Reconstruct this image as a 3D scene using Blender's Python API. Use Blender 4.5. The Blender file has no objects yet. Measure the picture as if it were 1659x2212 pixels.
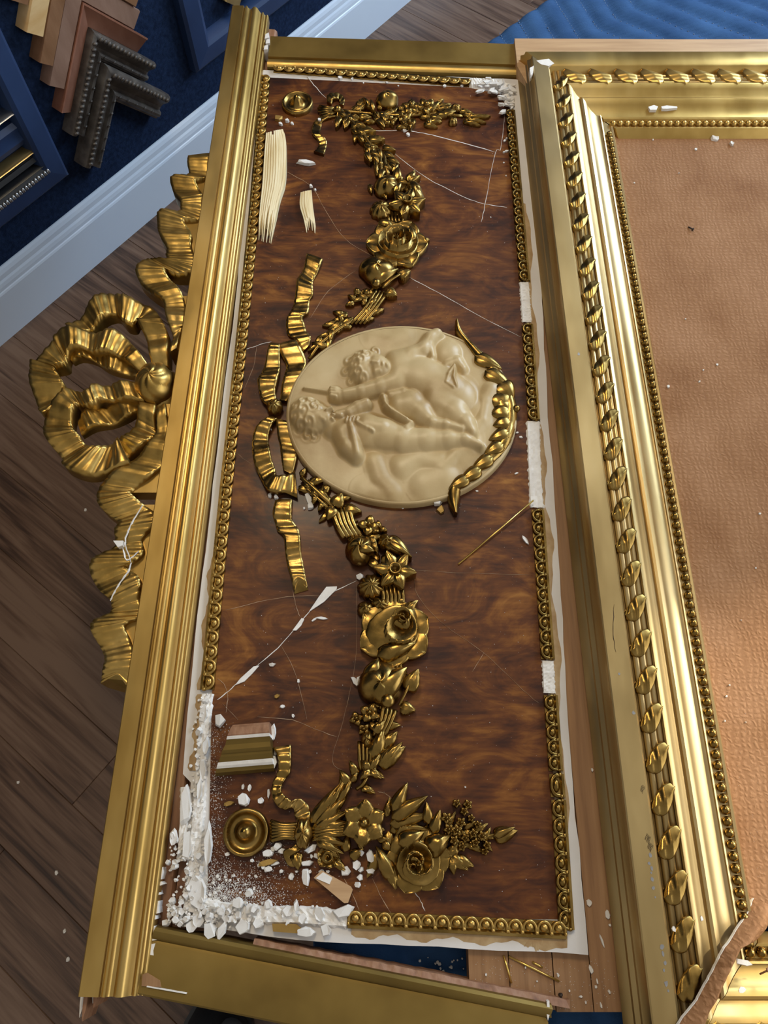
import bpy, bmesh, math, random
import numpy as np
from mathutils import Vector, Matrix

scene = bpy.context.scene
C = scene.collection
R = random.Random(7)
PI = math.pi

# ------------------------------------------------------------------ camera
F_PX, CX, CY = 1661.0, 829.5, 1106.0
CAM_Z, PITCH = 1.5, math.radians(66.5)
PLANE = 0.5                                   # height of the decorated panel's face above the floor
cam_d = bpy.data.cameras.new('camera'); cam = bpy.data.objects.new('camera', cam_d); C.objects.link(cam)
cam.location = (0, 0, CAM_Z); cam.rotation_euler = (PI/2 - PITCH, 0, 0)
cam_d.sensor_fit = 'HORIZONTAL'; cam_d.sensor_width = 36; cam_d.lens = 36*F_PX/1659; cam_d.clip_start = 0.01
scene.camera = cam

# ------------------------------------------------------------------ light
w = bpy.data.worlds.new('room_air'); scene.world = w; w.use_nodes = True
bg = w.node_tree.nodes['Background']; bg.inputs[0].default_value = (1.0, 0.95, 0.88, 1); bg.inputs[1].default_value = 0.36
def area(name, loc, target, size, sy, power, col):
    d = bpy.data.lights.new(name, 'AREA'); d.shape = 'RECTANGLE'; d.size = size; d.size_y = sy; d.energy = power; d.color = col
    o = bpy.data.objects.new(name, d); C.objects.link(o); o.location = loc
    o.rotation_euler = (Vector(target) - Vector(loc)).to_track_quat('-Z', 'Y').to_euler()
    return o
area('shop_window_daylight', (2.13, 0.05, 1.45), (-1.0, 0.25, 0.3), 2.1, 1.1, 20, (0.92, 0.96, 1.0))
area('far_window_daylight', (2.13, 2.35, 1.55), (-0.9, 1.1, 0.25), 1.6, 1.5, 118, (0.62, 0.80, 1.0))
area('ceiling_lamp', (-0.35, 2.0, 2.75), (0.0, 0.8, 0.5), 0.6, 1.2, 52, (1.0, 0.82, 0.56))
sd = bpy.data.lights.new('sun', 'SUN'); sd.energy = 3.6; sd.angle = math.radians(2.5); sd.color = (1.0, 0.90, 0.72)
so = bpy.data.objects.new('sun', sd); C.objects.link(so)
SUN_A, SUN_E = math.radians(25), math.radians(35)
so.rotation_euler = Vector((-math.cos(SUN_E)*math.cos(SUN_A), -math.cos(SUN_E)*math.sin(SUN_A), -math.sin(SUN_E))).to_track_quat('-Z', 'Y').to_euler()
vs = scene.view_settings
vs.view_transform = 'Standard'; vs.look = 'None'; vs.gamma = 1.0; vs.exposure = 0.12; vs.use_curve_mapping = False

# ------------------------------------------------------------------ pixel -> place on a real plane
_fw = np.array([0, math.cos(PITCH), -math.sin(PITCH)]); _up = np.array([0, math.sin(PITCH), math.cos(PITCH)])
def ray(px, py): return _fw*F_PX + np.array([1., 0, 0])*(px-CX) - _up*(py-CY)
def U(px, py, dz=0.0):
    """point on the horizontal plane dz above the panel's face"""
    d = ray(px, py); t = (PLANE+dz-CAM_Z)/d[2]
    return Vector((d[0]*t, d[1]*t, PLANE+dz))
def mx(y): return (CAM_Z-PLANE)/-ray(CX, y)[2]       # metres per pixel across at row y on the panel
WM, WB = 1.27087, 2.24572                     # the wall stands on the line y = WM x + WB
_n2 = np.array([WM, -1.0])/math.hypot(WM, 1); _e2 = np.array([1.0, WM])/math.hypot(WM, 1)
def WP(u, z, off=0.0): return Vector((_n2[0]*off+_e2[0]*u, WB+_n2[1]*off+_e2[1]*u, z))

# ------------------------------------------------------------------ materials
def mat(name):
    m = bpy.data.materials.new(name); m.use_nodes = True
    return m, m.node_tree.nodes, m.node_tree.links, m.node_tree.nodes['Principled BSDF']
def ramp(N, stops):
    r = N.new('ShaderNodeValToRGB'); cr = r.color_ramp
    while len(cr.elements) > 1: cr.elements.remove(cr.elements[-1])
    for i, (p, c) in enumerate(stops):
        e = cr.elements[0] if i == 0 else cr.elements.new(p)
        e.position = p; e.color = (*c, 1)
    return r
def noise(N, L, scale, detail=4, rough=0.55, dist=0.0, stretch=None, rot=None, coord='Object'):
    t = N.new('ShaderNodeTexCoord'); n = N.new('ShaderNodeTexNoise')
    n.inputs['Scale'].default_value = scale; n.inputs['Detail'].default_value = detail
    n.inputs['Roughness'].default_value = rough; n.inputs['Distortion'].default_value = dist
    mp = N.new('ShaderNodeMapping'); L.new(t.outputs[coord], mp.inputs[0]); L.new(mp.outputs[0], n.inputs['Vector'])
    if stretch: mp.inputs['Scale'].default_value = stretch
    if rot: mp.inputs['Rotation'].default_value = rot
    return n
def bump(N, L, B, height, strength, dist=0.001):
    b = N.new('ShaderNodeBump'); b.inputs['Strength'].default_value = strength; b.inputs['Distance'].default_value = dist
    L.new(height, b.inputs['Height']); L.new(b.outputs[0], B.inputs['Normal']); return b
def simple(name, cols, scale=30, rough=0.5, metal=0.0, bstr=0.2, bscale=200, stretch=None, rr=None, coat=0.0, rot=None, bdist=0.0006, detail=4, dist=0.0, spec=None):
    m, N, L, B = mat(name)
    n = noise(N, L, scale, detail=detail, stretch=stretch, rot=rot, dist=dist)
    k = len(cols); r = ramp(N, [(0.3+0.4*i/max(1, k-1), c) for i, c in enumerate(cols)])
    L.new(n.outputs[0], r.inputs[0]); L.new(r.outputs[0], B.inputs['Base Color'])
    B.inputs['Metallic'].default_value = metal; B.inputs['Roughness'].default_value = rough
    if spec is not None: B.inputs['Specular IOR Level'].default_value = spec
    if rr:
        n3 = noise(N, L, scale*2.3, stretch=stretch); mr = N.new('ShaderNodeMapRange'); mr.inputs[3].default_value = rr[0]; mr.inputs[4].default_value = rr[1]
        mr.inputs[1].default_value = 0.3; mr.inputs[2].default_value = 0.7
        L.new(n3.outputs[0], mr.inputs[0]); L.new(mr.outputs[0], B.inputs['Roughness'])
    if coat: B.inputs['Coat Weight'].default_value = coat; B.inputs['Coat Roughness'].default_value = 0.12
    if bstr:
        n2 = noise(N, L, bscale, stretch=stretch, rot=rot); bump(N, L, B, n2.outputs[0], bstr, bdist)
    return m
M = {}
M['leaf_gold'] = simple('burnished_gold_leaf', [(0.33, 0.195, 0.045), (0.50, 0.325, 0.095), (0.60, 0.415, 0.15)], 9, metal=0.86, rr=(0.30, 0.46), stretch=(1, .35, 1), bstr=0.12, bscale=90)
M['pale_gold'] = simple('pale_worn_gold', [(0.36, 0.245, 0.095), (0.53, 0.385, 0.17), (0.63, 0.485, 0.245)], 8, metal=0.86, rr=(0.28, 0.44), stretch=(1, .3, 1), bstr=0.14, bscale=110)
M['flat_gold'] = simple('matte_gold_wash', [(0.15, 0.095, 0.024), (0.22, 0.145, 0.038), (0.28, 0.19, 0.058)], 6, metal=0.85, rr=(0.42, 0.58), bstr=0.12, bscale=120)
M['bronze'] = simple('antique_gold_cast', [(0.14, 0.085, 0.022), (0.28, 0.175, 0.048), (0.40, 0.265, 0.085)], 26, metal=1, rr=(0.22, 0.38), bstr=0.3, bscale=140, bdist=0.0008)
M['ribbon_gold'] = simple('ribbon_gold_leaf', [(0.26, 0.155, 0.035), (0.42, 0.265, 0.068), (0.54, 0.36, 0.11)], 20, metal=0.92, rr=(0.30, 0.45), bstr=0.25, bscale=120, bdist=0.0008)
M['cream'] = simple('aged_cream_plaster', [(0.33, 0.21, 0.080), (0.48, 0.352, 0.172), (0.56, 0.435, 0.235)], 9, rough=0.42, bstr=0.10, bscale=300, detail=8)
M['crack_tan'] = simple('bare_tan_ground', [(0.36, 0.22, 0.12), (0.52, 0.38, 0.26)], 60, rough=0.85, bstr=0)
M['gesso'] = simple('white_gesso', [(0.72, 0.69, 0.65), (0.86, 0.84, 0.80)], 60, rough=0.85, bstr=0.5, bscale=260)
M['panel_white'] = simple('white_primed_board', [(0.60, 0.57, 0.54), (0.70, 0.68, 0.66)], 10, rough=0.6, bstr=0.2, bscale=120)
M['glue'] = simple('dried_tan_glue', [(0.32, 0.19, 0.075), (0.50, 0.36, 0.19)], 40, rough=0.5, bstr=0.4)
M['red_wood'] = simple('reddish_bare_wood', [(0.17, 0.075, 0.035), (0.27, 0.13, 0.065), (0.34, 0.19, 0.11)], 14, rough=0.6, stretch=(8, .6, 8), bstr=0.25, bscale=40)
M['brown_wood'] = simple('brown_carcass_wood', [(0.22, 0.11, 0.045), (0.30, 0.16, 0.07), (0.38, 0.215, 0.10)], 10, rough=0.55, stretch=(9, .5, 9), bstr=0.25, bscale=40)
M['pine'] = simple('raw_pine', [(0.42, 0.25, 0.12), (0.56, 0.36, 0.19)], 12, rough=0.6, stretch=(.6, 9, 9), bstr=0.25, bscale=40)
M['splinter'] = simple('fresh_split_pine', [(0.60, 0.45, 0.20), (0.78, 0.66, 0.40), (0.84, 0.76, 0.54)], 16, rough=0.7, stretch=(10, .5, 10), bstr=0.4, bscale=60)
M['navy_paint'] = simple('navy_painted_wood', [(0.012, 0.030, 0.085), (0.018, 0.042, 0.115)], 12, rough=0.5, bstr=0.1)
M['felt'] = simple('navy_felt', [(0.006, 0.013, 0.036), (0.016, 0.032, 0.080)], 120, rough=0.95, bstr=0.8, bscale=500, bdist=0.002, spec=0.1)
M['base_white'] = simple('white_gloss_trim', [(0.66, 0.74, 0.86), (0.70, 0.78, 0.88)], 4, rough=0.4, bstr=0.05)
M['maple'] = simple('pale_maple', [(0.60, 0.37, 0.15), (0.74, 0.53, 0.27)], 10, rough=0.45, stretch=(1, 1, 4), bstr=0.1)
M['walnut'] = simple('mid_brown_walnut', [(0.19, 0.09, 0.04), (0.29, 0.15, 0.075)], 14, rough=0.45, stretch=(3, 3, .7), bstr=0.15)
M['taupe'] = simple('greyed_brown_wood', [(0.21, 0.115, 0.075), (0.30, 0.18, 0.125)], 14, rough=0.5, stretch=(3, 3, .7), bstr=0.15)
M['cherry'] = simple('red_brown_cherry', [(0.24, 0.095, 0.055), (0.32, 0.145, 0.09)], 14, rough=0.45, stretch=(3, 3, .7), bstr=0.15)
M['dark_carved'] = simple('weathered_dark_wood', [(0.040, 0.034, 0.030), (0.085, 0.070, 0.058), (0.15, 0.13, 0.11)], 40, rough=0.42, bstr=0.4, bscale=120)
M['silver'] = simple('worn_silver', [(0.35, 0.35, 0.36), (0.55, 0.55, 0.56)], 30, metal=1, rough=0.35)
M['black'] = simple('black_lacquer', [(0.008, 0.008, 0.009), (0.014, 0.014, 0.016)], 20, rough=0.35, bstr=0.05)
M['shoe'] = simple('black_knit_shoe', [(0.004, 0.004, 0.005), (0.009, 0.009, 0.011)], 80, rough=0.8, bstr=0.5, bscale=700)
M['shoe_grey'] = simple('dark_grey_rubber', [(0.03, 0.032, 0.036), (0.045, 0.047, 0.05)], 40, rough=0.6)
M['table_wood'] = simple('table_plywood', [(0.30, 0.20, 0.11), (0.38, 0.26, 0.15)], 10, rough=0.6, stretch=(1, 6, 6))
M['iron'] = simple('rusty_iron', [(0.03, 0.022, 0.018), (0.07, 0.045, 0.03)], 80, rough=0.6, metal=0.6)
M['brass'] = simple('bright_gold_strip', [(0.72, 0.50, 0.12), (0.85, 0.63, 0.2)], 30, metal=1, rough=0.3, bstr=0)
M['gesso_gold'] = simple('gilt_over_red_bole', [(0.34, 0.20, 0.055), (0.50, 0.33, 0.10)], 18, metal=0.8, rough=0.45, bstr=0.3)

def mahogany():
    m, N, L, B = mat('flame_mahogany_veneer')
    big = noise(N, L, 6.0, detail=3, dist=1.2, stretch=(1, 1.15, 1), rot=(0, 0, .6))
    streak = noise(N, L, 10, detail=7, rough=.62, dist=2.6, stretch=(.75, 1.7, 1), rot=(0, 0, .75))
    fine = noise(N, L, 60, detail=5, stretch=(.35, 3, 1), rot=(0, 0, .35))
    mix = N.new('ShaderNodeMix'); mix.inputs[0].default_value = .55
    L.new(big.outputs[0], mix.inputs[2]); L.new(streak.outputs[0], mix.inputs[3])
    mix2 = N.new('ShaderNodeMix'); mix2.inputs[0].default_value = .16
    L.new(mix.outputs[0], mix2.inputs[2]); L.new(fine.outputs[0], mix2.inputs[3])
    r = ramp(N, [(.36, (0.015, 0.0038, 0.0020)), (.44, (0.046, 0.0115, 0.0030)), (.52, (0.105, 0.030, 0.0050)), (.585, (0.185, 0.064, 0.0095)), (.67, (0.31, 0.130, 0.024))])
    L.new(mix2.outputs[0], r.inputs[0]); L.new(r.outputs[0], B.inputs['Base Color'])
    B.inputs['Roughness'].default_value = .5; B.inputs['Specular IOR Level'].default_value = .25; B.inputs['Coat Weight'].default_value = .12; B.inputs['Coat Roughness'].default_value = .15
    bump(N, L, B, fine.outputs[0], .12, .0006)
    return m
M['mahogany'] = mahogany()
def hardboard():
    m, N, L, B = mat('brown_hardboard_mesh_back')
    t = N.new('ShaderNodeTexCoord')
    n = noise(N, L, 9, detail=6); r = ramp(N, [(.3, (0.25, 0.118, 0.050)), (.5, (0.315, 0.162, 0.076)), (.72, (0.37, 0.20, 0.102))])
    L.new(n.outputs[0], r.inputs[0])
    br = N.new('ShaderNodeTexWave'); br.wave_type = 'BANDS'; br.bands_direction = 'Y'; br.inputs['Scale'].default_value = 44; br.inputs['Distortion'].default_value = 6; br.inputs['Detail'].default_value = 3; br.inputs['Detail Scale'].default_value = 2.5
    br2 = N.new('ShaderNodeTexWave'); br2.wave_type = 'BANDS'; br2.bands_direction = 'X'; br2.inputs['Scale'].default_value = 40; br2.inputs['Distortion'].default_value = 9; br2.inputs['Detail'].default_value = 3
    L.new(t.outputs['Object'], br.inputs['Vector']); L.new(t.outputs['Object'], br2.inputs['Vector'])
    mul = N.new('ShaderNodeMath'); mul.operation = 'MULTIPLY'; L.new(br.outputs['Fac'], mul.inputs[0]); L.new(br2.outputs['Fac'], mul.inputs[1])
    crk = noise(N, L, 22, detail=6, rough=.7, stretch=(5, .7, 1))
    ad = N.new('ShaderNodeMath'); ad.operation = 'MULTIPLY_ADD'; ad.inputs[1].default_value = .7
    L.new(crk.outputs[0], ad.inputs[0]); L.new(mul.outputs[0], ad.inputs[2])
    mixc = N.new('ShaderNodeMix'); mixc.data_type = 'RGBA'; mixc.blend_type = 'MULTIPLY'; mixc.inputs[0].default_value = .35
    r2 = ramp(N, [(.25, (.55, .48, .42)), (.6, (1, 1, 1))]); L.new(ad.outputs[0], r2.inputs[0])
    L.new(r.outputs[0], mixc.inputs[6]); L.new(r2.outputs[0], mixc.inputs[7]); L.new(mixc.outputs[2], B.inputs['Base Color'])
    B.inputs['Roughness'].default_value = .82; B.inputs['Specular IOR Level'].default_value = .2
    bump(N, L, B, ad.outputs[0], .45, .0016)
    return m
M['hardboard'] = hardboard()
def plank_mat():
    m, N, L, B = mat('walnut_laminate_plank')
    oi = N.new('ShaderNodeObjectInfo'); t = N.new('ShaderNodeTexCoord')
    off = N.new('ShaderNodeVectorMath'); off.operation = 'MULTIPLY_ADD'; off.inputs[1].default_value = (13, 29, 7)
    comb = N.new('ShaderNodeCombineXYZ'); [L.new(oi.outputs['Random'], comb.inputs[i]) for i in range(3)]
    L.new(comb.outputs[0], off.inputs[0]); L.new(t.outputs['Object'], off.inputs[2])
    def nz(scale, st, dist, det=6):
        mp = N.new('ShaderNodeMapping'); mp.inputs['Scale'].default_value = st; L.new(off.outputs[0], mp.inputs[0])
        n = N.new('ShaderNodeTexNoise'); n.inputs['Scale'].default_value = scale; n.inputs['Detail'].default_value = det; n.inputs['Distortion'].default_value = dist
        L.new(mp.outputs[0], n.inputs[0]); return n
    a = nz(5, (.55, 7, 1), 1.2); b = nz(16, (.4, 8, 1), .5)
    mix = N.new('ShaderNodeMix'); mix.inputs[0].default_value = .4; L.new(a.outputs[0], mix.inputs[2]); L.new(b.outputs[0], mix.inputs[3])
    sh = N.new('ShaderNodeMath'); sh.operation = 'MULTIPLY_ADD'; sh.inputs[1].default_value = .16; L.new(oi.outputs['Random'], sh.inputs[0]); L.new(mix.outputs[0], sh.inputs[2])
    r = ramp(N, [(.38, (0.026, 0.013, 0.008)), (.48, (0.068, 0.037, 0.023)), (.58, (0.130, 0.075, 0.048)), (.72, (0.19, 0.120, 0.082))])
    L.new(sh.outputs[0], r.inputs[0]); L.new(r.outputs[0], B.inputs['Base Color'])
    B.inputs['Roughness'].default_value = .38
    bump(N, L, B, b.outputs[0], .08, .0006)
    return m
M['plank'] = plank_mat()
def blanket_mat():
    m, N, L, B = mat('blue_moving_blanket_cotton')
    n = noise(N, L, 14, detail=6); r = ramp(N, [(.3, (0.020, 0.060, 0.155)), (.7, (0.040, 0.105, 0.245))])
    L.new(n.outputs[0], r.inputs[0]); L.new(r.outputs[0], B.inputs['Base Color'])
    B.inputs['Roughness'].default_value = .9; B.inputs['Specular IOR Level'].default_value = .15
    n2 = noise(N, L, 420); bump(N, L, B, n2.outputs[0], .7, .0008)
    return m
M['blanket'] = blanket_mat()
M['thread'] = simple('pale_blue_stitching', [(0.16, 0.23, 0.36), (0.22, 0.30, 0.44)], 60, rough=0.8, bstr=0)

# ------------------------------------------------------------------ mesh helpers
class MB:
    def __init__(s): s.v = []; s.f = []
    def add(s, vs, fs):
        o = len(s.v); s.v.extend([tuple(p) for p in vs]); s.f.extend([tuple(i+o for i in f) for f in fs]); return s
    def grid(s, P, close_u=False):
        n, m = len(P), len(P[0]); o = len(s.v)
        for row in P: s.v.extend([tuple(p) for p in row])
        for i in range(n if close_u else n-1):
            for j in range(m-1):
                a = o+i*m+j; b = o+((i+1) % n)*m+j
                s.f.append((a, b, b+1, a+1))
        return s
    def prism(s, poly, z0, z1):
        n = len(poly); o = len(s.v)
        s.v.extend([(p[0], p[1], z0) for p in poly]); s.v.extend([(p[0], p[1], z1) for p in poly])
        s.f.append(tuple(o+i for i in reversed(range(n)))); s.f.append(tuple(o+n+i for i in range(n)))
        for i in range(n):
            j = (i+1) % n; s.f.append((o+i, o+j, o+n+j, o+n+i))
        return s
    def box(s, a, b):
        return s.prism([(a[0], a[1]), (b[0], a[1]), (b[0], b[1]), (a[0], b[1])], a[2], b[2])
    def tube(s, pts, rad, n=8, cap=True):
        pts = [Vector(p) for p in pts]; rs = rad if isinstance(rad, (list, tuple)) else [rad]*len(pts); o = len(s.v)
        for i, p in enumerate(pts):
            d = (pts[min(i+1, len(pts)-1)]-pts[max(i-1, 0)]).normalized()
            a = d.cross(Vector((0, 0, 1)));  a = a.normalized() if a.length > 1e-4 else Vector((1, 0, 0)); b = a.cross(d)
            for k in range(n):
                t = 2*PI*k/n; q = p+(a*math.cos(t)+b*math.sin(t))*rs[i]; s.v.append(tuple(q))
        for i in range(len(pts)-1):
            for k in range(n):
                s.f.append((o+i*n+k, o+i*n+(k+1) % n, o+(i+1)*n+(k+1) % n, o+(i+1)*n+k))
        if cap:
            s.f.append(tuple(o+k for k in range(n))); s.f.append(tuple(o+(len(pts)-1)*n+k for k in reversed(range(n))))
        return s
    def dome(s, c, rx, ry, rz, ang=0, nu=12, nv=5, mod=None, below=0.0):
        o = len(s.v); ca, sa = math.cos(ang), math.sin(ang)
        for i in range(nv+1):
            ph = (PI/2)*i/nv - (below if i == 0 else 0)
            for k in range(nu):
                t = 2*PI*k/nu; q = mod(t, i/nv) if mod else 1.0
                x = rx*math.cos(ph)*math.cos(t)*q; y = ry*math.cos(ph)*math.sin(t)*q; z = rz*math.sin(ph)*(q if mod else 1)
                s.v.append((c[0]+x*ca-y*sa, c[1]+x*sa+y*ca, c[2]+z))
        for i in range(nv):
            for k in range(nu): s.f.append((o+i*nu+k, o+i*nu+(k+1) % nu, o+(i+1)*nu+(k+1) % nu, o+(i+1)*nu+k))
        return s
    def lathe(s, c, prof, n=28):
        return s.grid([[(c[0]+r*math.cos(2*PI*k/n), c[1]+r*math.sin(2*PI*k/n), c[2]+z) for r, z in prof] for k in range(n)], close_u=True)
def new_mesh(name, mb, m, smooth=True, off=(0, 0, 0)):
    me = bpy.data.meshes.new(name)
    v = np.array(mb.v, dtype=float)-np.array(off, dtype=float)
    me.from_pydata(v.tolist(), [], mb.f); me.update()
    bm = bmesh.new(); bm.from_mesh(me); bmesh.ops.recalc_face_normals(bm, faces=bm.faces); bm.to_mesh(me); bm.free()
    if smooth: me.polygons.foreach_set('use_smooth', [True]*len(me.polygons))
    me.materials.append(M[m]); return me
def base_of(o):
    p = Vector(o.location)
    while o.parent: o = o.parent; p = p+Vector(o.location)
    return p
def obj(name, mb, m, parent=None, smooth=True, sharp=None, pivot=None):
    """link one mesh object; vertices are given in world space; the object's own origin is put at its middle"""
    v = np.array(mb.v)
    p = Vector(pivot) if pivot is not None else Vector(((v[:, 0].min()+v[:, 0].max())/2, (v[:, 1].min()+v[:, 1].max())/2, v[:, 2].min()))
    me = new_mesh(name, mb, m, smooth, p)
    if smooth and sharp is not None: me.set_sharp_from_angle(angle=math.radians(sharp))
    o = bpy.data.objects.new(name, me); C.objects.link(o)
    if parent: o.parent = parent; o.location = p-base_of(parent)
    else: o.location = p
    return o
def tag(o, label, cat, group=None):
    o['label'] = label; o['category'] = cat
    if group: o['group'] = group
    return o
def thing(name, loc, label, cat, group=None):
    o = bpy.data.objects.new(name, None); C.objects.link(o); o.location = loc; o.empty_display_size = .05
    return tag(o, label, cat, group)
def struct(o): o['kind'] = 'structure'; return o
def put(name, me, parent, loc, rotz=0.0, rot=None, scale=None):
    o = bpy.data.objects.new(name, me); C.objects.link(o)
    if parent: o.parent = parent; o.location = Vector(loc)-base_of(parent)
    else: o.location = loc
    o.rotation_euler = rot if rot else (0, 0, rotz)
    if scale: o.scale = scale
    return o
def sweep(mb, A, B, prof, cutA=None, cutB=None, nseg=1):
    """straight moulding from A to B (xy); prof = [(u, z)], u to the right of the run; cut(u, z) shifts an end along the run"""
    A = Vector(A); B = Vector(B); d = (B-A); ln = d.length; d = d/ln; r = Vector((d.y, -d.x))
    rows = []
    for i in range(nseg+1):
        row = []
        for u, z in prof:
            s0 = cutA(u, z) if cutA else 0.0; s1 = ln+(cutB(u, z) if cutB else 0.0)
            s = s0+(s1-s0)*i/nseg; p = A+d*s+r*u; row.append((p.x, p.y, z))
        rows.append(row)
    mb.grid([list(x) for x in zip(*rows)])
    n = len(prof); o = len(mb.v)
    mb.v.extend(rows[0]); mb.v.extend(rows[-1])
    mb.f.append(tuple(o+i for i in range(n))); mb.f.append(tuple(o+n+i for i in reversed(range(n))))
    return mb
def cat(p0, p1, p2, p3, t):
    return 0.5*((2*p1)+(-p0+p2)*t+(2*p0-5*p1+4*p2-p3)*t*t+(-p0+3*p1-3*p2+p3)*t*t*t)
def smooth_line(P, per):
    P = [np.array(p, dtype=float) for p in P]; Q = [2*P[0]-P[1]]+P+[2*P[-1]-P[-2]]; out = []
    for i in range(len(P)-1):
        for k in range(per): out.append(cat(Q[i], Q[i+1], Q[i+2], Q[i+3], k/per))
    out.append(P[-1]); return out
def ribbon(pairs, dz, thick, amp=0.0022, pitch=0.0085, per=7, wave=0.004, dome=0.003, M_=8, notch=0.0, ph=0.0, zf=None):
    """pleated carved ribbon between two traced edges, solid down to dz-thick"""
    Lp = smooth_line([p[0] for p in pairs], per); Rp = smooth_line([p[1] for p in pairs], per)
    n = len(Lp); top = []; s = 0.0; prev = None
    for i in range(n):
        a = U(Lp[i][0], Lp[i][1], dz); b = U(Rp[i][0], Rp[i][1], dz); mid = (a+b)/2
        if prev is not None: s += (mid-prev).length
        prev = mid; row = []
        ed = zf(i/(n-1)) if zf else 0.0
        for j in range(M_+1):
            t = j/M_; q = a.lerp(b, t)
            if notch and i > n-per*1.2:
                k = (i-(n-per*1.2))/(per*1.2); back = prev_dir*(-1)*notch*k*(1-abs(2*t-1)); q = q+back
            c = abs(math.sin((s+ph)*PI/pitch+0.5*math.sin(s*60+t*1.5)))
            z = amp*(c**0.7)*(0.35+0.65*abs(2*t-1)**.6) + dome*(1-(2*t-1)**2) + wave*math.sin(s*2*PI/0.055+ph*90) + ed
            row.append((q.x, q.y, PLANE+dz+z))
        if i > 0: prev_dir = Vector((mid.x-pm.x, mid.y-pm.y, 0)); prev_dir = prev_dir.normalized() if prev_dir.length > 1e-6 else Vector((0, 0, 0))
        pm = mid; top.append(row)
    mb = MB(); full = []
    for row in top:
        a, b = row[0], row[-1]; zb = PLANE+dz-thick
        full.append([(a[0], a[1], zb), (a[0], a[1], (a[2]+zb)/2)]+row+[(b[0], b[1], (b[2]+zb)/2), (b[0], b[1], zb)])
    mb.grid(full); o = len(mb.v); m = len(full[0])
    mb.v.extend(full[0]); mb.v.extend(full[-1]); mb.f.append(tuple(o+i for i in range(m))); mb.f.append(tuple(o+m+i for i in reversed(range(m))))
    return mb

# ================================================================== THE ROOM
# floor: a slab carrying single planks that run out from the wall
fl = MB().box((-3.2, -1.6, -0.06), (3.2, 4.2, -0.012)); floor = struct(obj('floor', fl, 'black', smooth=False))
PW, PL = 0.125, 1.22
pm = MB()
g = 0.0011
pm.add([(-PL/2+g, -PW/2+g, 0), (PL/2-g, -PW/2+g, 0), (PL/2-g, PW/2-g, 0), (-PL/2+g, PW/2-g, 0)], [(0, 1, 2, 3)])
pm.v += [(-PL/2, -PW/2, -.0016), (PL/2, -PW/2, -.0016), (PL/2, PW/2, -.0016), (-PL/2, PW/2, -.0016), (-PL/2, -PW/2, -.012), (PL/2, -PW/2, -.012), (PL/2, PW/2, -.012), (-PL/2, PW/2, -.012)]
for a, b in ((0, 4), (4, 8)):
    for k in range(4): pm.f.append((a+k, a+(k+1) % 4, b+(k+1) % 4, b+k))
plank_me = new_mesh('floor_plank', pm, 'plank', False)
for i in range(-26, 14):
    stag = R.uniform(0, PL)
    for j in range(0, 5):
        u = i*PW; n_ = 0.02+PL*(j-.35)+stag-PL*.5
        c = WP(u, 0, n_)
        if c.x < -2.0 or c.x > 1.5 or c.y < -1.2 or n_ < PL*.5-PL*.95: continue
        put('floor_plank', plank_me, floor, (c.x, c.y, 0), math.atan2(_n2[1], _n2[0]))
M['wall_paint'] = simple('warm_grey_wall_paint', [(0.50, 0.47, 0.43), (0.54, 0.51, 0.47)], 5, rough=0.8, bstr=0.05)
# felt wall
wm = MB(); P = [WP(-3, -.05, -.0), WP(2.2, -.05, 0), WP(2.2, 2.6, 0), WP(-3, 2.6, 0)]; Q = [WP(-3, -.05, -.08), WP(2.2, -.05, -.08), WP(2.2, 2.6, -.08), WP(-3, 2.6, -.08)]
wm.add(P+Q, [(0, 1, 2, 3), (7, 6, 5, 4), (0, 4, 5, 1), (1, 5, 6, 2), (2, 6, 7, 3), (3, 7, 4, 0)])
struct(obj('wall_back', wm, 'felt', smooth=False))
# baseboard
bprof = [(.0, 0.0), (.016, 0.0), (.016, .112), (.0145, .116), (.0125, .118), (.0125, .126), (.011, .134), (.0085, .139), (.0085, .150), (.006, .158), (.003, .163), (0.0, .163)]
bm_ = MB(); rows = []
for u in (-3.0, -1.9, 2.2): rows.append([WP(u, z, o) for o, z in bprof])
bm_.grid(rows); struct(obj('baseboard_back', bm_, 'base_white', smooth=False))
# unseen wall added to block the sun; its opening shapes the near-right sun patch
WX, WY0, WY1, WZ0, WZ1 = 2.2, -1.1, 1.16, .85, 2.08
for a, b in (((WX, -6, 0), (WX+.15, WY0, 3.6)), ((WX, WY1, 0), (WX+.15, 7, 3.6)), ((WX, WY0, 0), (WX+.15, WY1, WZ0)), ((WX, WY0, WZ1), (WX+.15, WY1, 3.6))):
    struct(obj('sun_mask_wall', MB().box(a, b), 'wall_paint', smooth=False))
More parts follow.
